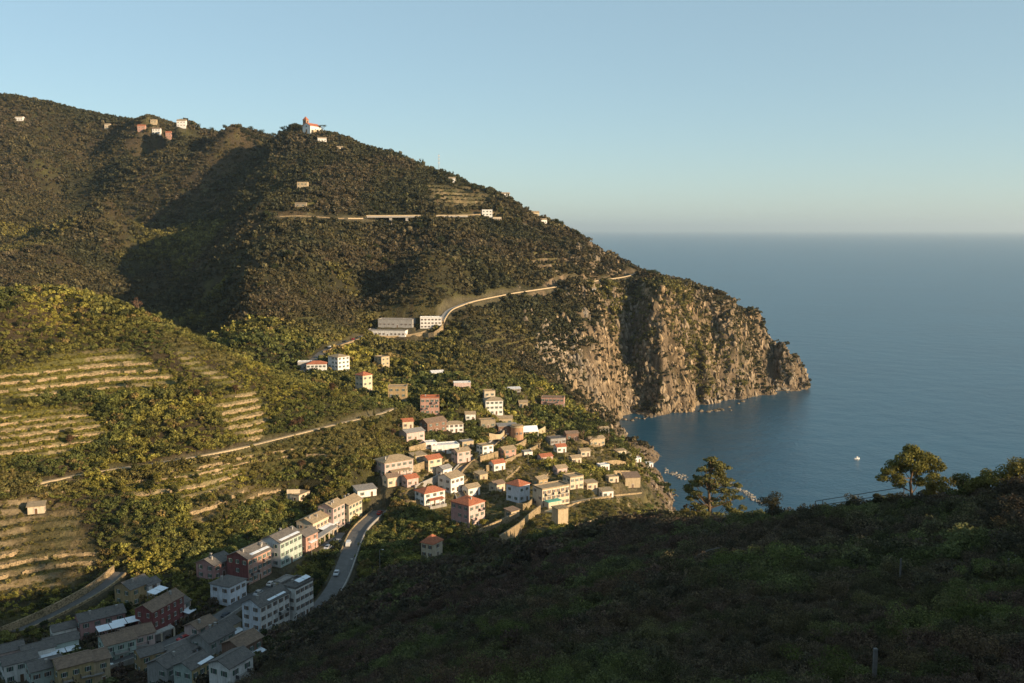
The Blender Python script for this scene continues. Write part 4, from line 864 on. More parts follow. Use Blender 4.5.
pxwall([(500,545),(520,530),(532,518),(540,512)], 3, 2, .5, M['stonewall'], 'stone wall beside the steep steps near the shadow edge')
pxwall([(478,535),(500,525),(516,518)], 2.2, 2, .5, M['stonewall'], 'terrace wall right of the big pink house')
pxwall([(545,541),(575,532),(600,524)], 2.6, 2, .5, M['stonewall'], 'terrace wall below the tall square pillar')
pxwall([(597,466),(615,463),(632,466)], 2, 2, .5, M['stonewall'], 'short stone wall on the upper headland')
pxwall([(590,478),(612,474),(630,474)], 2, 2, .5, M['stonewall'], 'stone wall above the blank tan house')
pxwall([(576,440),(600,449),(618,447)], 1.6, 2, .5, M['stonewall'], 'garden wall in front of the umbrella pines')
pxwall([(287,499),(300,497)], 3.5, 2, .5, M['w_cream'], 'bright cream wall fragment above the long cream house')
# terrace walls traced along height steps of the fields
TW = {0: 'dry stone wall among sunlit vines on upper field of left hill', 1: 'dry stone wall among vines on middle field of left hill', 2: 'dry stone wall on the small vineyard above the footpath',
      3: 'dry stone wall on the brown terraces low on left hill', 4: 'dry stone wall on the scrubby terraces above the town row', 9: 'dry stone wall on the terraced headland gardens', 15: 'dry stone wall on the small vineyard just below the footpath', 16: 'dry stone wall at the left edge between two fields', 17: 'dry stone wall in the scrub just below the footpath of the left hill', 18: 'dry stone wall between the gardens of the scattered houses', 19: 'dry stone wall on the headland below the umbrella pines'}
def trace_walls(zi, maxn=14):
    pl, stp, kd = ZT[zi]; us = [p[0] for p in pl]; vs_ = [p[1] for p in pl]; cols = np.arange(min(us), max(us), 2.0); runs = {}
    for u in cols:
        a = (u-512)/F; D = np.arange(250, 620, .5); z = relief(a*D, D); uu, vv = proj(a*D, D, z); x = a*D
        mm = poly_mask(uu+5*vnoise(x, D, 14, 5), vv+3*vnoise(x, D, 14, 6), pl); zz = z+.5*fbm(x, D, 30, 2, 15); t = zz/stp-.80; fl = np.floor(t)
        k = np.nonzero((fl[1:] > fl[:-1]) & (mm[1:] > .55))[0]
        for i in k: runs.setdefault(int(fl[i+1]), []).append((u, x[i], D[i], stp*(fl[i+1]+.12)-(zz[i]-z[i])))
    cnt = 0
    for lev in sorted(runs, key=lambda q: -len(runs[q])):
        r = runs[lev]; seg = [r[0]]; segs = []
        for p in r[1:]:
            if p[0]-seg[-1][0] <= 4.1 and abs(p[2]-seg[-1][2]) < 5: seg.append(p)
            else: segs.append(seg); seg = [p]
        segs.append(seg)
        for s_ in segs:
            if len(s_) < 7: continue
            # walls are broken where earth and vines hang over them
            g = random.Random(lev*31+zi); i = 0
            while i < len(s_)-5:
                ln = g.randint(7, 38); q = s_[i:i+ln]; i += ln+g.randint(1, 6)
                if len(q) < 5 or cnt >= maxn: continue
                A = np.array([(p[1]+g.uniform(-.2, .2), p[2]-.25, p[3]+g.uniform(-.35, .2)) for p in q]); A[1:-1, 1] = (A[:-2, 1]+A[1:-1, 1]*2+A[2:, 1])/4
                wallstrip('terrace_wall', A, 0, .55, stp*.62+g.uniform(-.25, .1), .5, M['stonewall'], TW[zi], 'wall', 'dry stone terrace walls of the fields'); cnt += 1
for zi, n in ((0, 16), (1, 16), (2, 8), (3, 8), (4, 8), (9, 14), (15, 12), (16, 8), (17, 12), (18, 34), (19, 12)): trace_walls(zi, n)
# ------------------------------------------------------------------ special buildings
def at(u, v, lift=0.0): x, y, z = hit(u, v); return (x, y, hz(x, y)+lift)
def cyl(r, h, z0=0.0, n=24, r2=None): 
    m = MB(); r2 = r if r2 is None else r2; m.v += [(r*math.cos(6.28318*i/n), r*math.sin(6.28318*i/n), z0) for i in range(n)]+[(r2*math.cos(6.28318*i/n), r2*math.sin(6.28318*i/n), z0+h) for i in range(n)]
    for i in range(n): j = (i+1) % n; m.f.append((i, j, n+j, n+i))
    m.f.append(tuple(range(n-1, -1, -1))); m.f.append(tuple(range(n, 2*n))); return m
def church():
    x, y, z = hit(312, 132); z = hz(x, y)-1.5; r = tag(empty('hilltop_church', (x, y, z), math.radians(62)), 'white hilltop church with orange bell tower on the mountain skyline', 'church')
    wall_mb('gable', 24, 14, 9, 4.2).build('nave', M['w_white'], r); roof_mb('gable', 24, 14, 9, 4.2).build('roof', M['r_clay'], r)
    MB().box(-12.06, -1.2, 0, -12.002, 1.2, 4).build('door', M['shutterb'], r)
    cy = cyl(1.1, .06, 0, 16); cy.v = [(-12.002-p[2], p[0], p[1]+8.2) for p in cy.v]; cy.build('rose_window', M['glass'], r)
    for k in range(3): put('window', WM['shutterb'], r, (-8+7*k, -7.002, 4), 0)
    t = MB().box(-3, 8.0, -3, 3, 14, 19).build('bell_tower', M['w_orange'], r, 'orange square bell tower')
    k = MB(); k.v = [(-3.4, 7.6, 19.002), (3.4, 7.6, 19.002), (3.4, 14.4, 19.002), (-3.4, 14.4, 19.002), (0, 11, 24)]; k.f = [(3, 2, 1, 0), (0, 1, 4), (1, 2, 4), (2, 3, 4), (3, 0, 4)]; k.build('spire', M['r_clay'], t)
    MB().box(-3.05, 10, 14.5, -3.002, 12, 17.5).build('bell_opening_shade', M['glass'], t); MB().box(-1, 7.95, 14.5, 1, 7.998, 17.5).build('bell_opening_shade', M['glass'], t)  # thin dark panels on the tower stand for shade inside bell openings
    MB().box(-10, -11, -3, 8, -7.01, 3).build('side_chapel', M['w_tan'], r)
church()
def round_tower():
    x, y, z = at(517, 441); r = tag(empty('round_tower', (x, y, z), .3), 'round orange brick tower among the houses above the car park', 'tower')
    cyl(4.0, 10.5, -2, 28, 3.7).build('tower_wall', M['w_orange'], r); m = cyl(4.1, .5, 8.5, 28); m.build('cornice', M['w_tan'], r); cyl(3.5, .7, 9.001, 28).build('tower_top', M['stonewall'], r)
    for a in (-1.9, -1.2): put('window', WM['shutterb'], r, (3.86*math.cos(a), 3.86*math.sin(a), 4.5), a+math.pi/2)
    x, y, z = at(507, 436); h = tag(empty('public_building', (x, y, z), math.radians(12)), 'low brick and stucco building left of the round orange tower', 'building')
    MB().box(-6, -4, -3, 6, 5, 5.5).build('wall', M['w_brown'], h); MB().box(-6.3, -4.3, 5.501, 6.3, 5.3, 5.9).build('roof', M['r_grey'], h)
    for i in range(4): put('window', WM['shutterb'], h, (-4.5+3*i, -4.002, 2.4), 0)
    put('door', DOORM, h, (-5.2, -4.002, 0), 0)
    x, y, z = at(529, 438); c = tag(empty('white_marquee', (x, y, z), math.radians(15)), 'white peaked marquee roof right of the round orange tower', 'marquee')
    b = MB(); b.slab([(-5, -4, 4.6), (5, -4, 4.6), (5, 0, 7.6), (-5, 0, 7.6)], .1); b.slab([(5, 4, 4.6), (-5, 4, 4.6), (-5, .004, 7.6), (5, .004, 7.6)], .1); b.build('canopy', M['canvas'], c)
    MB().box(-4.6, -3.6, -2, 4.6, 3.6, 1.6).build('wall', M['w_tan'], c)
    for sx in (-1, 1):
        for sy in (-1, 1): MB().box(sx*4.7-.12, sy*3.8-.12, 1.601 if False else -2, sx*4.7+.12, sy*3.8+.12, 4.55).build('post', M['frame'], c)
    x, y, z = at(490, 447); x2, y2, z2 = hit(560, 524)
    z2 = hz(x2, y2); s = tag(empty('stone_pillar_tower', (x2, y2, z2), .5), 'tall square tan stone tower below the cream apartment block', 'tower')
    MB().box(-2.4, -2.4, -3, 2.4, 2.4, 7).build('shaft', M['w_tan'], s); MB().box(-2.7, -2.7, 7.001, 2.7, 2.7, 7.4).build('cap', M['stonewall'], s)
round_tower()
def viaduct():
    us = np.linspace(372, 462, 19); hd = np.array([hit(u, 216)[1] for u in us]); ld = hd[0]+(hd[-1]-hd[0])*(us-372)/90; off = float((ld-hd).max())+4
    a = np.array(pt(372, 216.3, ld[0]-off)); b = np.array(pt(462, 215.8, ld[-1]-off)); L = np.linalg.norm((b-a)[:2]); th = math.atan2(b[1]-a[1], b[0]-a[0]); n = 6; z = float(max(a[2], b[2]))
    r = tag(empty('road_viaduct', (a[0], a[1], 0), th), 'pale concrete viaduct carrying the mountain road over a gully', 'viaduct')
    d = MB().slab([(-6, -4, a[2]+.1), (L+6, -4, b[2]+.1), (L+6, 4, b[2]+.1), (-6, 4, a[2]+.1)], 1.6).build('deck', M['concrete'], r)
    for s in (-1, 1): MB().slab([(-6, s*3.9-.15, a[2]+1.2), (L+6, s*3.9-.15, b[2]+1.2), (L+6, s*3.9+.15, b[2]+1.2), (-6, s*3.9+.15, a[2]+1.2)], 1.09).build('parapet', M['w_tan'], r)
    for k in (.2, .38, .56, .78):
        px = k*L; g = hz(a[0]+px*math.cos(th), a[1]+px*math.sin(th)); zz = a[2]+(b[2]-a[2])*k-1.6
        if zz-g > .5: MB().box(px-1.6, -2.6, g-3, px+1.6, 2.6, zz-.01).build('pier', M['concrete'], r)
viaduct()
def arcade(A, off, depth, h, label, colr='w_cream'):
    n = normals2(A); P0 = A[:, :2]+n*off; P1 = A[:, :2]+n*(off+depth); k = len(A); x, y, z = float(P0[0][0]), float(P0[0][1]), float(A[0][2]); r = tag(empty('garage_arcade', (x, y, z)), label, 'arcade')
    v = np.concatenate([np.c_[P0, A[:, 2]+h], np.c_[P1, A[:, 2]+h], np.c_[P0, A[:, 2]+h-.45], np.c_[P1, A[:, 2]+h-.45]])-np.array([x, y, z]); f = []
    for i in range(k-1): f += [(i, k+i, k+i+1, i+1), (i, i+1, 2*k+i+1, 2*k+i), (k+i+1, k+i, 3*k+i, 3*k+i+1), (2*k+i, 2*k+i+1, 3*k+i+1, 3*k+i)]
    f += [(0, 2*k, 3*k, k), (k-1, 2*k-1, 4*k-1, 3*k-1)]; link('roof', np_mesh('roof', v, np.array(f), [M['concrete']]), r)
    w = np.concatenate([np.c_[P1-n*.01, A[:, 2]+h-.46], np.c_[P1-n*.31, A[:, 2]+h-.46], np.c_[P1-n*.01, A[:, 2]-2], np.c_[P1-n*.31, A[:, 2]-2]])-np.array([x, y, z]); link('back_wall', np_mesh('back_wall', w, np.array(f), [M['w_grey']]), r)
    for i in range(0, k, 1): q = P0[i]+n[i]*.3*(1 if depth > 0 else -1)-np.array([x, y]); zz = A[i][2]-z; MB().box(q[0]-.22, q[1]-.22, zz-1, q[0]+.22, q[1]+.22, zz+h-.455).build('pillar', M[colr], r)
A = RD['street']; rs = rightside(A); i0 = int(np.argmin(np.hypot(A[:,0]-A[0,0]*0-pt(255,590,318)[0], A[:,1]-318))); 
arcade(A[i0:i0+20], -rs*3.6, -rs*3.0, 3.0, 'row of garages with pale pillars under the town house row')
i1 = int(np.argmin(np.abs(A[:,1]-272))); arcade(A[i1:i1+7], -rs*3.6, -rs*2.6, 2.8, 'row of pale pillars along street below the mint house')
# ------------------------------------------------------------------ cars
def car_mesh_parts(van=False):
    prof = [(-2.3,.35),(-2.35,.85),(-2.2,1.85),(-1.9,1.98),(1.1,1.98),(1.75,1.15),(2.35,.95),(2.4,.35)] if van else [(-2.05,.3),(-2.1,.85),(-1.75,.98),(-1.35,1.4),(.35,1.42),(1.05,.95),(1.95,.82),(2.08,.55),(2.05,.3)]
    w = .88; m = MB(); n = len(prof); ins = [(.0 if z < 1.0 else .13) for _, z in prof]
    m.v = [(x, -w+i, z) for (x, z), i in zip(prof, ins)]+[(x, w-i, z) for (x, z), i in zip(prof, ins)]
    m.f = [tuple(range(n-1, -1, -1)), tuple(range(n, 2*n))]+[(i, (i+1) % n, n+(i+1) % n, n+i) for i in range(n)]
    gl = MB()
    if van: gl.slab([(1.2, -.68, 1.9), (1.2, .68, 1.9), (1.74, .74, 1.22), (1.74, -.74, 1.22)][::-1], .02); [gl.box(.2, s*.89-.01, 1.25, 1.1, s*.89+.01, 1.75) for s in (-1, 1)]
    else:
        gl.slab([(.42, -.66, 1.42), (.42, .66, 1.42), (1.04, .74, 1.02), (1.04, -.74, 1.02)][::-1], .02); gl.slab([(-1.4, .66, 1.38), (-1.4, -.66, 1.38), (-1.76, -.72, 1.05), (-1.76, .72, 1.05)][::-1], .02)
        for s in (-1, 1): gl.slab([(-1.5, s*.86, 1.02), (.85, s*.86, 1.02), (.3, s*.79, 1.34), (-1.25, s*.79, 1.34)], .03)
    wh = cyl(.32, .2, -.1, 14); wh.v = [(p[0], p[2], p[1]) for p in wh.v]; return m, gl, wh
CARP = {v: [multi(nm, [(mb, mt)]) for nm, mb, mt in zip(('body', 'window', 'wheel'), car_mesh_parts(v), (M['frame'], M['glass'], M['rail']))] for v in (False, True)}
for k, c in dict(paint_white=(.75, .75, .74), paint_silver=(.42, .43, .45), paint_dark=(.03, .035, .045), paint_red=(.35, .03, .025), paint_blue=(.05, .10, .25)).items(): M[k] = flat_mat(k, c, .3, .04, 1, .5, .2)
BODY = {}
def car(u, v, yaw, paint, label, van=False, group=None, pos=None):
    x, y, z = pos or at(u, v); r = tag(empty('delivery_van' if van else 'parked_car', (x, y, z+.02), yaw), label, 'van' if van else 'car', group); b, g, w = CARP[van]
    if (paint, van) not in BODY: bb = b.copy(); bb.materials.clear(); bb.materials.append(M['paint_'+paint]); BODY[(paint, van)] = bb
    link('body', BODY[(paint, van)], r); link('window', g, r)
    for sx in (-1.3, 1.3):
        for sy in (-.8, .8): o = link('wheel', w, r); o.location = (sx, sy, .32)
def road_dir(A, i): d = A[min(i+1, len(A)-1)]-A[max(i-1, 0)]; return math.atan2(d[1], d[0])
A = RD['main']; i = int(np.argmin(np.hypot((512+F*A[:,0]/A[:,1])-347, 0))) if False else int(np.argmin(np.abs(A[:,1]-pt(349, 545, 368)[1]))); n = normals2(A)[i]
car(0, 0, road_dir(A, i), 'white', 'white van driving on the bend of the valley road', True, pos=(A[i,0]+n[0]*1.4, A[i,1]+n[1]*1.4, A[i,2]+.03))
A = RD['street']; rs = rightside(A); k = 0
for yy, pc, lb in ((276,'white','white car parked at the near end of the street'),(289,'red','red car parked halfway along the whitish wall'),(305,'dark','dark car parked beside the large white apartment house'),(283,'silver','silver car parked on the street by the whitish wall'),(296,'dark','dark car parked near the village square'),(322,'silver','silver car parked below the dark red town house'),(330,'white','white car parked in front of the dark red town house'),(345,'dark','dark car parked before the mint town house'),(352,'red','red car parked beside the mint town house'),(366,'white','white car parked below the long cream house'),(376,'silver','silver car parked at the street junction')):
    i = int(np.argmin(np.abs(A[:,1]-yy))); n = normals2(A)[i]; car(0, 0, road_dir(A, i)+(math.pi if k % 2 else 0), pc, lb, pos=(A[i,0]+n[0]*rs*1.9, A[i,1]+n[1]*rs*1.9, A[i,2])); k += 1
A = RD['main']
for j, (q, pc, lb) in enumerate(((.18,'dark','dark car on the lower hairpin road'),(.36,'silver','silver car on the outer side of the hairpin road'),(.86,'red','red car at the upper end of the valley road'))):
    i = int(len(A)*q); n = normals2(A)[i]; car(0, 0, road_dir(A, i)+(math.pi if j % 2 else 0), pc, lb, pos=(A[i,0]+n[0]*1.6*(1 if j % 2 else -1), A[i,1]+n[1]*1.6*(1 if j % 2 else -1), A[i,2]+.03))
A = RD['lane']
for j, (pc, lb) in enumerate((('dark','dark car at near end of the car park row'),('silver','silver car second in the car park row'),('white','white car in middle of the car park row'),('blue','blue car in the car park row'),('silver','silver car at far end of the car park row'))):
    i = int(len(A)*(.62+.07*j)); n = normals2(A)[i]; car(0, 0, road_dir(A, i)+1.3, pc, lb, pos=(A[i,0]-n[0]*1.2, A[i,1]-n[1]*1.2, A[i,2]))
A = RD['school']
for j, (pc, lb) in enumerate((('white','white car on the road near the tall white block'),('dark','dark car on the school road'),('red','red car on the school road'),('silver','silver car below the long school building'))):
    i = int(len(A)*(.3+.11*j)); n = normals2(A)[i]; car(0, 0, road_dir(A, i), pc, lb, pos=(A[i,0]+n[0]*1.7, A[i,1]+n[1]*1.7, A[i,2]))
# ------------------------------------------------------------------ trees
def tint_leaf(c): 
    k = 'leaf_%.3f_%.3f_%.3f' % c
    if k not in M: M[k] = leaf_mat(k.replace('.', ''), c, False)
    return M[k]
def tree_meshes(kind, seed, h, w):
    g = np.random.default_rng(seed); tr = MB(); r0 = h*.028
    if kind == 'round':
        n = 9; lobes = []
        for i in range(n):
            a = g.uniform(0, 6.28); rr = w*.30*math.sqrt(g.random()); lobes.append((rr*math.cos(a), rr*math.sin(a), h*g.uniform(.38, .82), w*g.uniform(.17, .27), w*g.uniform(.17, .27), h*g.uniform(.12, .2)))
        top = .62; n = 900; ls = .34
    elif kind == 'umbrella':
        lobes = []
        for i in range(9): a = g.uniform(0, 6.28); rr = w*.36*math.sqrt(g.random()); lobes.append((rr*math.cos(a), rr*math.sin(a), h*g.uniform(.80, .93), w*g.uniform(.18, .25), w*g.uniform(.18, .25), h*g.uniform(.06, .10)))
        top = .82; n = 1100; ls = .32
    elif kind == 'cypress':
        lobes = [(g.normal()*.12*w, g.normal()*.12*w, h*t, w*.42*(1.05-t), w*.42*(1.05-t), h*.14) for t in np.linspace(.15, .93, 9)]; top = .8; n = 800; ls = .26
    elif kind == 'bare':
        lobes = [(g.normal()*.2*w, g.normal()*.2*w, h*g.uniform(.5, .95), w*.2, w*.2, h*.1) for _ in range(7)]; top = .85; n = 260; ls = .3
    base = Vector((0, 0, -.8)); tp = Vector((g.normal()*.05*w, g.normal()*.05*w, h*top)); tr.tube([base, base.lerp(tp, .5)+Vector((.03*w, 0, 0)), tp], [r0*1.3, r0, r0*.4], 7)
    for l in lobes[:7]:
        s = base.lerp(tp, g.uniform(.35, .8)); e = Vector(l[:3]); tr.tube([s, s.lerp(e, .6)+Vector((0, 0, -.03*h)), e], [r0*.5, r0*.35, r0*.15], 5)
    return tr, leaf_cloud(n, lobes, ls, seed, 1.5, .25, .28)
TC = {}
def tree(kind, seed, loc, h, w, col, name, label, group=None, cat='tree', sc_=1.0, rz=0.0):
    key = (kind, seed, h, w, col)
    if key not in TC:
        tr, lc = tree_meshes(kind, seed, h, w); tm = multi('trunk', [(tr, M['bark'])]); TC[key] = (tm, cloud_mesh('crown', *lc, tint_leaf(col)))
    r = tag(empty(name, loc, rz), label, cat, group); r.scale = (sc_,)*3; link('trunk', TC[key][0], r); link('crown', TC[key][1], r); return r
DG = (.050, .060, .028); OL = (.105, .105, .045); YG = (.20, .18, .05); BR = (.11, .07, .045)
def in_house(x, y):
    for (px, py, pz, th, L, W) in PADS:
        lx = (x-px)*math.cos(th)+(y-py)*math.sin(th); ly = -(x-px)*math.sin(th)+(y-py)*math.cos(th)
        if abs(lx) < L/2+1.5 and abs(ly) < W/2+1.5: return True
    return any(float(seg_dist(np.array([x]), np.array([y]), pl)[0][0]) < hw+1 for pl, hw, bl, bb in ROADS if bb[0] < x < bb[1] and bb[2] < y < bb[3])
gt = random.Random(12)
def grove(n, box, kinds, cols, label, group, smin=.8, smax=1.3):
    made = 0
    for _ in range(n*3):
        if made >= n: break
        u = gt.uniform(box[0], box[2]); v = gt.uniform(box[1], box[3]); x, y, z = hit(u, v)
        if z < 3 or in_house(x, y): continue
        z = hz(x, y); kd, h, w = gt.choice(kinds); tree(kd, gt.randint(1, 3), (x, y, z), h, w, gt.choice(cols), {'cypress': 'cypress_tree', 'umbrella': 'pine_tree'}.get(kd, 'leafy_tree'), label, group, sc_=gt.uniform(smin, smax), rz=gt.uniform(0, 6)); made += 1
RT = [('round', 5.5, 5.5), ('round', 6.5, 5)]
grove(16, (0, 300, 230, 350), RT, [DG, OL], 'rounded tree in the scrub on upper part of the left hill', 'trees on the upper left hill', .6, 1)
grove(28, (60, 380, 400, 480), RT, [DG, OL, YG, BR], 'rounded tree on middle slopes of the left hill', 'trees on the middle left hill', .6, 1.1)
grove(30, (100, 480, 340, 545), RT, [DG, OL, YG], 'rounded tree above the town row', 'trees above the town row', .6, 1.0)
grove(45, (370, 400, 600, 540), RT+[('cypress', 8, 2.6)], [DG, OL, YG], 'garden tree among the scattered houses of the slope', 'garden trees among scattered houses', .6, 1.05)
grove(26, (300, 340, 560, 400), RT, [DG, OL], 'tree on the dark slope below the school', 'trees below the school', .7, 1.2)
grove(20, (190, 560, 330, 660), RT, [DG], 'shaded tree between the valley houses', 'shaded trees in the valley', .5, .8)
grove(14, (40, 590, 130, 640), RT, [DG], 'shaded tree under the curved retaining wall', 'shaded trees in the valley', .5, .8)
grove(40, (250, 150, 600, 300), RT, [DG, OL], 'tree standing out of the mountain scrub', 'trees on the mountain', 1.2, 2.0)
for u in (205, 212, 225, 238, 250, 262, 272, 283, 330, 395, 402, 410, 418, 432, 447, 452, 459, 560, 648, 655, 30, 40, 60, 135, 150, 192, 198): 
    best = None
    v = np.interp(u, [0,50,130,180,230,290,340,390,440,500,560,600,640,680], [97,103,123,123,126,129,137,153,173,192,224,243,268,286]); x, y, z = hit(u, v+3)
    tree('round', 2+u % 2, (x, y, hz(x, y)-1), 9, 10, DG, 'leafy_tree', 'dark tree against the sky on the mountain crest', 'trees on the mountain crest', sc_=gt.uniform(.8, 1.35), rz=gt.uniform(0, 6))
for u, v, s in ((582, 441, 1.1), (597, 440, 1.25), (607, 445, 1.15), (590, 447, .9), (615, 450, .9)): x, y, z = hit(u, v); tree('umbrella', int(s*10), (x, y, hz(x, y)), 10, 13, DG, 'umbrella_pine', 'dark umbrella pine on the headland above the cove', 'umbrella pines on the headland', sc_=s)
x, y, z = hit(138, 314); tree('bare', 5, (x, y, hz(x, y)), 9.5, 6.5, (.24, .14, .10), 'bare_tree', 'lone pinkish bare tree on the crest of the left hill')
x, y, z = hit(476, 556); tree('round', 8, (x, y, hz(x, y)-1), 12, 13, (.045, .05, .035), 'broadleaf_tree', 'big dark round tree at the edge of the hill shadow')
x, y, z = hit(323, 134); tree('umbrella', 4, (x, y, hz(x, y)), 13, 15, DG, 'umbrella_pine', 'umbrella pine beside the hilltop church')
# big trees on the near crest
def crest(u, d0=130, d1=330):
    a = ray(u, 510)[0]; D = np.arange(d0, d1, 1.0); z = relief(a*D, D); i = int(np.argmax((z-CH)/D)); return float(a*D[i]), float(D[i]), float(z[i])
def big_tree(name, label, u, v, dz, h, lobes, trunk, col, ls, n, seed, tr_r=.3):
    x, y, z = crest(u); r = tag(empty(name, (x, y, hz(x, y)+dz)), label, 'tree'); tr = MB(); g = random.Random(seed); tp = [Vector(p) for p in trunk]
    tr.tube(tp, [tr_r*(1.15-.85*i/(len(tp)-1)) for i in range(len(tp))], 9)
    for l in lobes:
        e = Vector(l[:3]); c = [p for p in tp if p.z < e.z-.1*h] or [tp[1]]; s = c[-1].lerp(tp[min(tp.index(c[-1])+1, len(tp)-1)], g.random()*.6)
        tr.tube([s, s.lerp(e, .5)+Vector((0, 0, -.02*h)), e], [tr_r*.32, tr_r*.22, tr_r*.08], 5)
    tr.build('trunk', M['bark'], r); V_, F_, lv = leaf_cloud(n, lobes, ls, seed, 1.9, .3, .33); link('crown', cloud_mesh('crown', V_, F_, lv, tint_leaf(col)), r)
g = random.Random(5); L_ = []
for t, rr in ((.30,5.2),(.38,7.4),(.47,8.0),(.56,7.0),(.65,6.0),(.74,5.0),(.83,3.8),(.91,2.6),(.97,1.3)):
    for k in range(9 if rr > 2 else 4):
        a = g.uniform(0, 6.28); q = rr*g.uniform(.45, 1.0); L_.append((q*math.cos(a)+.6, q*math.sin(a), 16*t+g.uniform(-1.0, 1.0)-.9*math.cos(a)*(q/rr)*(.3), g.uniform(.8, 1.7), g.uniform(.8, 1.7), g.uniform(.25, .6)))
big_tree('pine_tree', 'tall open pine on the near crest left, sea behind it', 709, 519, -.3, 16, L_, [(0,0,-1),(.15,0,4),(-.1,.1,8),(.1,0,12),(0,0,15.6)], (.15, .145, .06), .32, 8000, 5, .42)
L_ = [(-5.3,0,5.2,1.5,1.2,.8),(-2.6,0,4.4,1.5,1.2,1.1),(1.2,.3,4.4,1.3,1.2,.9),(-.6,.2,10.4,1.5,1.4,1.0),(-4.6,0,6.4,1.5,1.4,.7),(-3.4,.5,7.4,1.7,1.6,1.0),(-2.0,-.6,8.8,1.8,1.7,1.2),(-.3,.3,9.6,1.9,1.7,1.1),(1.4,-.4,9.2,1.8,1.6,1.1),(3.0,.3,8.4,1.9,1.6,1.0),(4.2,-.3,7.3,1.5,1.4,1.0),(2.2,.6,7.0,1.7,1.6,1.1),(.2,-.8,7.6,1.9,1.7,1.3),(-1.8,.7,6.9,1.6,1.5,1.0),(-3.0,-.4,5.6,1.2,1.2,.8),(3.2,-.8,5.7,1.2,1.2,.8),(.9,.8,5.9,1.2,1.1,.8)]
big_tree('broadleaf_tree', 'tall leaning broadleaf tree with golden crown on the near crest', 912, 507, -.3, 10.5, L_, [(0,0,-1),(-.2,0,2.0),(-.5,.1,4.2),(-.3,0,6.2),(0,0,8)], (.16, .155, .05), .24, 7500, 9, .3)
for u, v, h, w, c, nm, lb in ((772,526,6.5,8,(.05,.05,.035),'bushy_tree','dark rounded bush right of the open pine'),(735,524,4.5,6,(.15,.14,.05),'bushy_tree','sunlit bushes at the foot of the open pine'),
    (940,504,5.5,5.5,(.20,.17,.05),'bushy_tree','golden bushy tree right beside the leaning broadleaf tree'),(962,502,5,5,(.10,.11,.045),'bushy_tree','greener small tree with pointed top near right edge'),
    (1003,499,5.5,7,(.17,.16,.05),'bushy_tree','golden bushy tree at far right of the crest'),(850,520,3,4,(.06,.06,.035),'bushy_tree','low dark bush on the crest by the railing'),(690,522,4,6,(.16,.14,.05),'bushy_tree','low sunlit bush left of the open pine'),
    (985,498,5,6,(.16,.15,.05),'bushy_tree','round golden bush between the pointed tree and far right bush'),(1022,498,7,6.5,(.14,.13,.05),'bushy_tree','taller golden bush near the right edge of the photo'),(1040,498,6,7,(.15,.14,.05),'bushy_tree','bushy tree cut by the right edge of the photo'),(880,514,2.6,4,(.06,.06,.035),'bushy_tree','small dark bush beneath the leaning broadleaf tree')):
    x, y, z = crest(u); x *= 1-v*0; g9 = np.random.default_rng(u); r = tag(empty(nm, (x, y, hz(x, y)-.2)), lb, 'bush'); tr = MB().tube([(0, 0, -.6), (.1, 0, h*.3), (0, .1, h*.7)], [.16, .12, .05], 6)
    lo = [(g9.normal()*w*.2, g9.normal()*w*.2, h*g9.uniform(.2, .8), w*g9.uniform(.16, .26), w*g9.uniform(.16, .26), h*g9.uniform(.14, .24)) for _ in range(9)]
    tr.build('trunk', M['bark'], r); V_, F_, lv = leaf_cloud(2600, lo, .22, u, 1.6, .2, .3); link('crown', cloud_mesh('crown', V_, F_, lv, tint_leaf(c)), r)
for u in (560, 585, 612, 640, 668, 790, 805, 828, 838, 866, 894, 925, 985, 1018):
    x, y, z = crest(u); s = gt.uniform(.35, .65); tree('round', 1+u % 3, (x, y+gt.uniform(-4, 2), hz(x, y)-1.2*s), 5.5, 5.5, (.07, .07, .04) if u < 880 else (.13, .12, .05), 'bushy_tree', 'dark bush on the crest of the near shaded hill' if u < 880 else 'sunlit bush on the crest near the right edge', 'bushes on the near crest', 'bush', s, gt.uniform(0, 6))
# ------------------------------------------------------------------ rocks by the sea
M['rock'] = masonry('sea_rock', (.20, .165, .125), .5); M['palerock'] = masonry('pale_rock', (.36, .33, .30), .5)
def rock_mesh(seed):
    import bmesh
    bm = bmesh.new(); bmesh.ops.create_icosphere(bm, subdivisions=2, radius=1); g = np.random.default_rng(seed); pl = [(Vector(g.normal(size=3)).normalized(), g.uniform(.55, .85)) for _ in range(9)]
    for v in bm.verts:
        for n, d in pl:
            k = v.co.dot(n)
            if k > d: v.co -= n*(k-d)
        v.co *= 1+g.normal()*.03
    me = bpy.data.meshes.new('boulder'); bm.to_mesh(me); bm.free(); return me
RM = {m: [rock_mesh(i) for i in range(5)] for m in ('rock', 'palerock')}
for m in RM:
    for me in RM[m]: me.materials.append(M[m])
def rocks(n, line, spread, smin, smax, mat, label, group):
    for i in range(n):
        t = gt.random()*(len(line)-1); k = min(int(t), len(line)-2); f_ = t-k; u = line[k][0]+(line[k+1][0]-line[k][0])*f_; v = line[k][1]+(line[k+1][1]-line[k][1])*f_; D = CH/(-ray(u, v)[1])
        x = ray(u, v)[0]*D+gt.gauss(0, spread); y = D+gt.gauss(0, spread*2); s = gt.uniform(smin, smax); o = link('boulder', gt.choice(RM[mat])); z = max(-.15*s, hz(x, y)) ; o.location = (x, y, z+s*.12); o.scale = (s, s*gt.uniform(.7, 1.2), s*gt.uniform(.55, .9)); o.rotation_euler = (gt.uniform(-.3, .3), gt.uniform(-.3, .3), gt.uniform(0, 6)); tag(o, label, 'rock', group)
rocks(110, [(712,474),(722,480),(735,487),(748,494),(758,501)], 1.5, .5, 1.7, 'palerock', 'pale boulder of the breakwater behind the open pine', 'breakwater boulders')
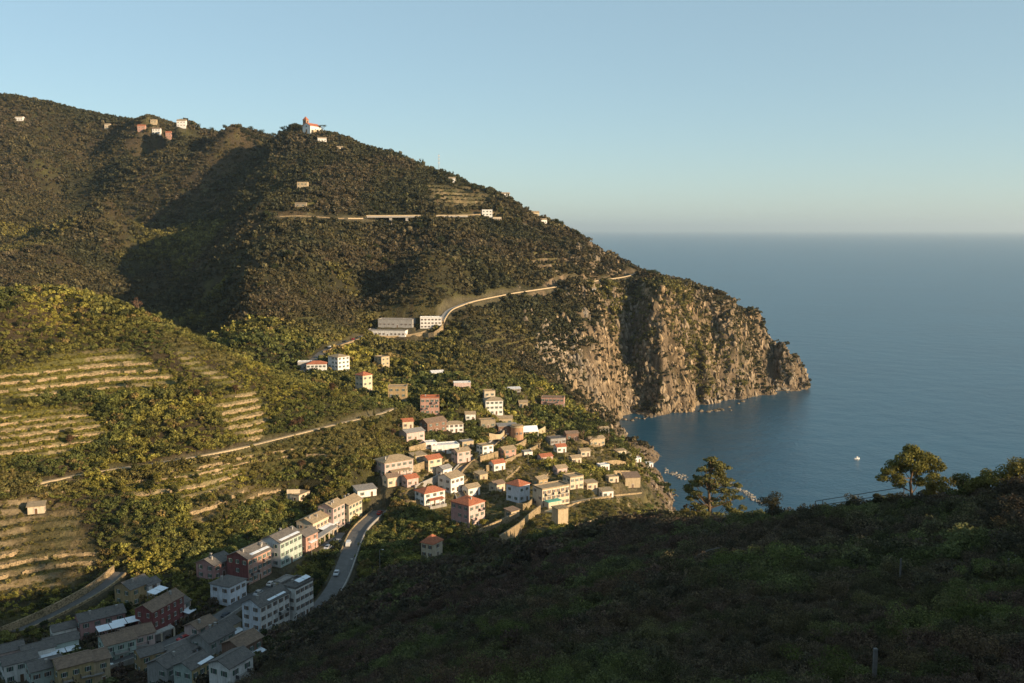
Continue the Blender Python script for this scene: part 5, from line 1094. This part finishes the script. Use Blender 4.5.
rocks(45, [(664,470),(672,474),(680,478),(688,474)], 1.6, .7, 1.9, 'palerock', 'pale boulder at the tip of the headland shore', 'pale shore boulders')
rocks(36, [(660,480),(668,492),(664,498),(684,494)], 1.8, .5, 1.4, 'rock', 'dark wet rock in the water by the headland', 'wet rocks by the headland')
rocks(14, [(612,419),(625,421),(640,419),(655,416)], 2.2, 1.2, 3.0, 'rock', 'brown boulder at the foot of the first cliff', 'boulders in the cove')
rocks(14, [(700,413),(715,411),(728,409),(735,406),(745,402)], 2.2, 1.2, 3.4, 'rock', 'brown rock islet at the foot of the main cliff', 'rocks under the main cliff')
rocks(16, [(790,393),(800,390),(806,386),(808,380)], 2.0, 1.2, 3.0, 'rock', 'rock at the tip of the cape', 'rocks at the cape')
# ------------------------------------------------------------------ boats
def boat(u, v, L, yaw, label, hull='paint_white'):
    D = CH/(-ray(u, v)[1]); r = tag(empty('motor_boat', (ray(u, v)[0]*D, D, 0), yaw), label, 'boat'); m = MB(); sec = []
    for t in np.linspace(0, 1, 9):
        b = .19*L*(1-max(0, (t-.45)/.55)**2.2); sec.append([(t*L-L/2, -b, .75+.3*t), (t*L-L/2, -b*.7, -.15), (t*L-L/2, b*.7, -.15), (t*L-L/2, b, .75+.3*t)])
    m.v = [p for s in sec for p in s]
    for i in range(8):
        for j in range(4): k = (j+1) % 4; m.f.append((i*4+j, i*4+k, i*4+4+k, i*4+4+j))
    m.f += [(0, 1, 2, 3), (35, 34, 33, 32)]; m.build('hull', M[hull], r); MB().box(-L*.1, -.11*L, .8, L*.15, .11*L, 2.0).build('cabin', M['frame'], r); MB().box(L*.151, -.09*L, 1.3, L*.16, .09*L, 1.8).build('windscreen', M['glass'], r)
boat(857, 459, 4.5, .1, 'small boat heading left on the water above the near crest')
# ------------------------------------------------------------------ foreground posts, railing, bent pipe, lamp poles, mast
M['postwood'] = flat_mat('weathered_post', (.17, .16, .15), .9, .35, 4)
for u, v, D, h, lb in ((873, 705, 46, 2.5, 'square grey vineyard post at bottom right'), (900, 579, 95, 2.2, 'thin grey post standing in scrub right of centre'), (1007, 590, 88, 3.0, 'thin grey post near right edge, left of a pair'), (1013, 588, 90, 2.8, 'thin grey post near right edge, right of a pair')):
    a = ray(u, v)[0]; z = hz(a*D, D); zt = CH+ray(u, v)[1]*D+h; w = .07 if D > 50 else .09; MB0 = MB().box(-w, -w, -1, w, w, max(1.8, zt-z)); o = MB0.build('vineyard_post', M['postwood']); o.location = (a*D, D, z); tag(o, lb, 'post', None, 'thing')
def railing():
    p0 = crest(815); p1 = crest(903); r = tag(empty('metal_railing', (p0[0], p0[1], hz(*p0[:2]))), 'dark metal railing on the near crest before the sea', 'railing'); b = Vector((p1[0]-p0[0], p1[1]-p0[1], hz(*p1[:2])-hz(*p0[:2])))
    for q in (0, .09, .5, 1):
        c = b*q; c.z = hz(p0[0]+c.x, p0[1]+c.y)-hz(*p0[:2]); MB().box(c.x-.06, c.y-.06, c.z-.5, c.x+.06, c.y+.06, b.z*q+3.4).build('post', M['rail'], r)
    for zz in (3.4, 2.4): MB().tube([(0, 0, zz), (b.x, b.y, b.z+zz)], .07, 6).build('rail', M['rail'], r)
railing()
def tube_obj(name, px, rad, mat, label, cat):
    pts = [pt(*p) for p in px]; o = MB().tube(pts, rad, 7).build(name, mat); tag(o, label, cat, None, 'thing')
tube_obj('bent_pipe', [(684,580,150),(687,571,150),(691,562,150.5),(698,555,151),(709,550,152),(722,547,153)], .07, M['postwood'], 'long bent grey cane arching over the dark scrub', 'cane')
def lamp(u, v, h, lb, pos=None):
    x, y, z = pos or at(u, v); r = tag(empty('lamp_post', (x, y, z)), lb, 'street lamp', None); MB().tube([(0, 0, -.5), (0, 0, h), (.5, -.3, h+.35), (1.1, -.6, h+.4)], [.09, .07, .05, .05], 7).build('pole', M['metal'], r); MB().box(.9, -.8, h+.3, 1.6, -.45, h+.44).build('lamp_head', M['frame'], r)
lamp(380, 571, 8, 'thin pale pole on the dark bank right of the hairpin road'); lamp(349, 578, 6, 'street lamp on the road bend below the van'); lamp(312, 562, 6, 'street lamp beside the garages'); lamp(528, 462, 8, 'tall pole in gardens below the round tower')
x, y, z = at(439, 174); r = tag(empty('radio_mast', (x, y, z)), 'thin radio mast on the mountain crest', 'mast'); MB().tube([(0, 0, -1), (0, 0, 26)], [.4, .25], 6).build('pole', M['metal'], r); MB().box(-2, -2, -1, 2, 2, 4).build('equipment_hut', M['w_white'], r)
for k in (14, 19, 23): MB().box(-.9, -.25, k, .9, .25, k+1.2).build('antenna', M['frame'], r)
cover('mountain_scrub', 'far', 880, 2060, 3.9, 3.5, 1, tintf=tint_mount, umax=900)
cover('mountain_foot_scrub', 'far', 560, 880, 2.8, 2.6, 2, tintf=lambda x, y, z, m, kd, g: np.where((y > 720)[:, None], tint_mount(x, y, z, m, kd, g), tint_hill(x, y, z, m, kd, g)), umax=900)
cover('hillside_scrub', 'mid', 330, 560, 1.85, 1.85, 3, tintf=tint_hill, umin=-120, umax=860)
cover('valley_scrub', 'mid', 225, 330, 2.1, 2.2, 4, tintf=tint_fore, umin=-120, umax=1200)
cover('foreground_scrub', 'near', 95, 225, 1.7, 1.8, 5, tintf=tint_fore, umin=0, umax=1240)
cover('near_scrub', 'near', 14, 95, 1.15, 1.15, 6, tintf=tint_fore, umin=150, umax=1290)
cover('near_weeds', 'sprig', 14, 130, 1.1, 1.2, 7, tintf=tint_fore, umin=350, umax=1240)
x, y, z, sl, g = cliff_points(91, 2.1, 7); nz = fbm(x+.6*z, y-.5*z, 26, 3, 301)+.35*vnoise(x-z, y+z, 8, 305)+.006*(z-60); k = (nz > -.08+g.normal(0, .10, len(x))) & (g.random(len(x)) < .62); x, y, z = x[k], y[k], z[k]
scatter('cliff_scrub', 'far', np.stack([x, y, z-.4], 1), 2.3*np.exp(g.normal(0, .35, len(x))), tint_mount(x, y, z, 0*x, 0*x.astype(int), g), 92)
x, y, z, sl, g = cliff_points(93, 2.6, -1); k = g.random(len(x)) < .6*(fbm(x, y, 20, 2, 311) > -.35); x, y, z = x[k], y[k], z[k]; s = 1.75*np.clip(np.exp(g.normal(0, .5, len(x))), .4, 2.1)
scatter('cliff_rocks', 'crag', np.stack([x, y, z-.5*s], 1), s, np.ones((len(x), 3))*(g.uniform(.55, 1.25, len(x))*(1+.3*fbm(x, z, 18, 2, 312)))[:, None]*(np.array([.27, .21, .14])+np.array([.05, .01, -.03])*fbm(x, y, 30, 2, 313)[:, None]), 94, (1.0, 2.6))
g = np.random.default_rng(95); n = 60000; a = g.uniform(math.atan((-80-512)/F), math.atan((290-512)/F), n); r = np.sqrt(g.uniform(330**2, 540**2, n)); x = r*np.sin(a); y = r*np.cos(a); z, m, kd, fr, clr = height(x, y, True)
k = (m > .35) & (kd == 1) & (((fr > .02) & (fr < .14)) | ((fr > .24) & (fr < .34)) | ((fr > .46) & (fr < .53))) & (clr < .2); x, y, z = x[k], y[k], z[k]
scatter('vineyard_rows', 'mid', np.stack([x, y, z-.1], 1), .8*np.exp(g.normal(0, .25, len(x))), np.array([.27, .25, .065])*g.uniform(.6, 1.3, len(x))[:, None], 96)
cover('hillside_undergrowth', 'far', 300, 560, 1.7, .75, 97, tintf=tint_hill, umin=-120, umax=860)
cover('foreground_bushes', 'bush', 45, 135, 3.7, 2.2, 98, tintf=lambda x, y, z, m, kd, g: tint_fore(x, y, z, m, kd, g)*np.array([.95, 1.0, .85]), umin=150, umax=1290)
cover('valley_bushes', 'bush', 135, 300, 7, 2.3, 99, dens=lambda x, y, z: (x < 10)*1.0, tintf=lambda x, y, z, m, kd, g: tint_fore(x, y, z, m, kd, g)*np.array([.85, .95, .8]), umin=150, umax=700)
g = np.random.default_rng(191); n = 9000; x = g.uniform(20, 190, n); y = g.uniform(380, 900, n); z = height(x, y); sl = slope_of(x, y); k = (z > -1) & (z < 16) & (sl > .25) & (g.random(n) < .9); x, y, z = x[k], y[k], z[k]; s = 1.2*np.clip(np.exp(g.normal(0, .5, len(x))), .4, 2.4)
scatter('shore_rocks', 'crag', np.stack([x, y, z-.4*s], 1), s, g.uniform(.6, 1.25, len(x))[:, None]*np.array([.22, .175, .13]), 192, (.6, 1.6))
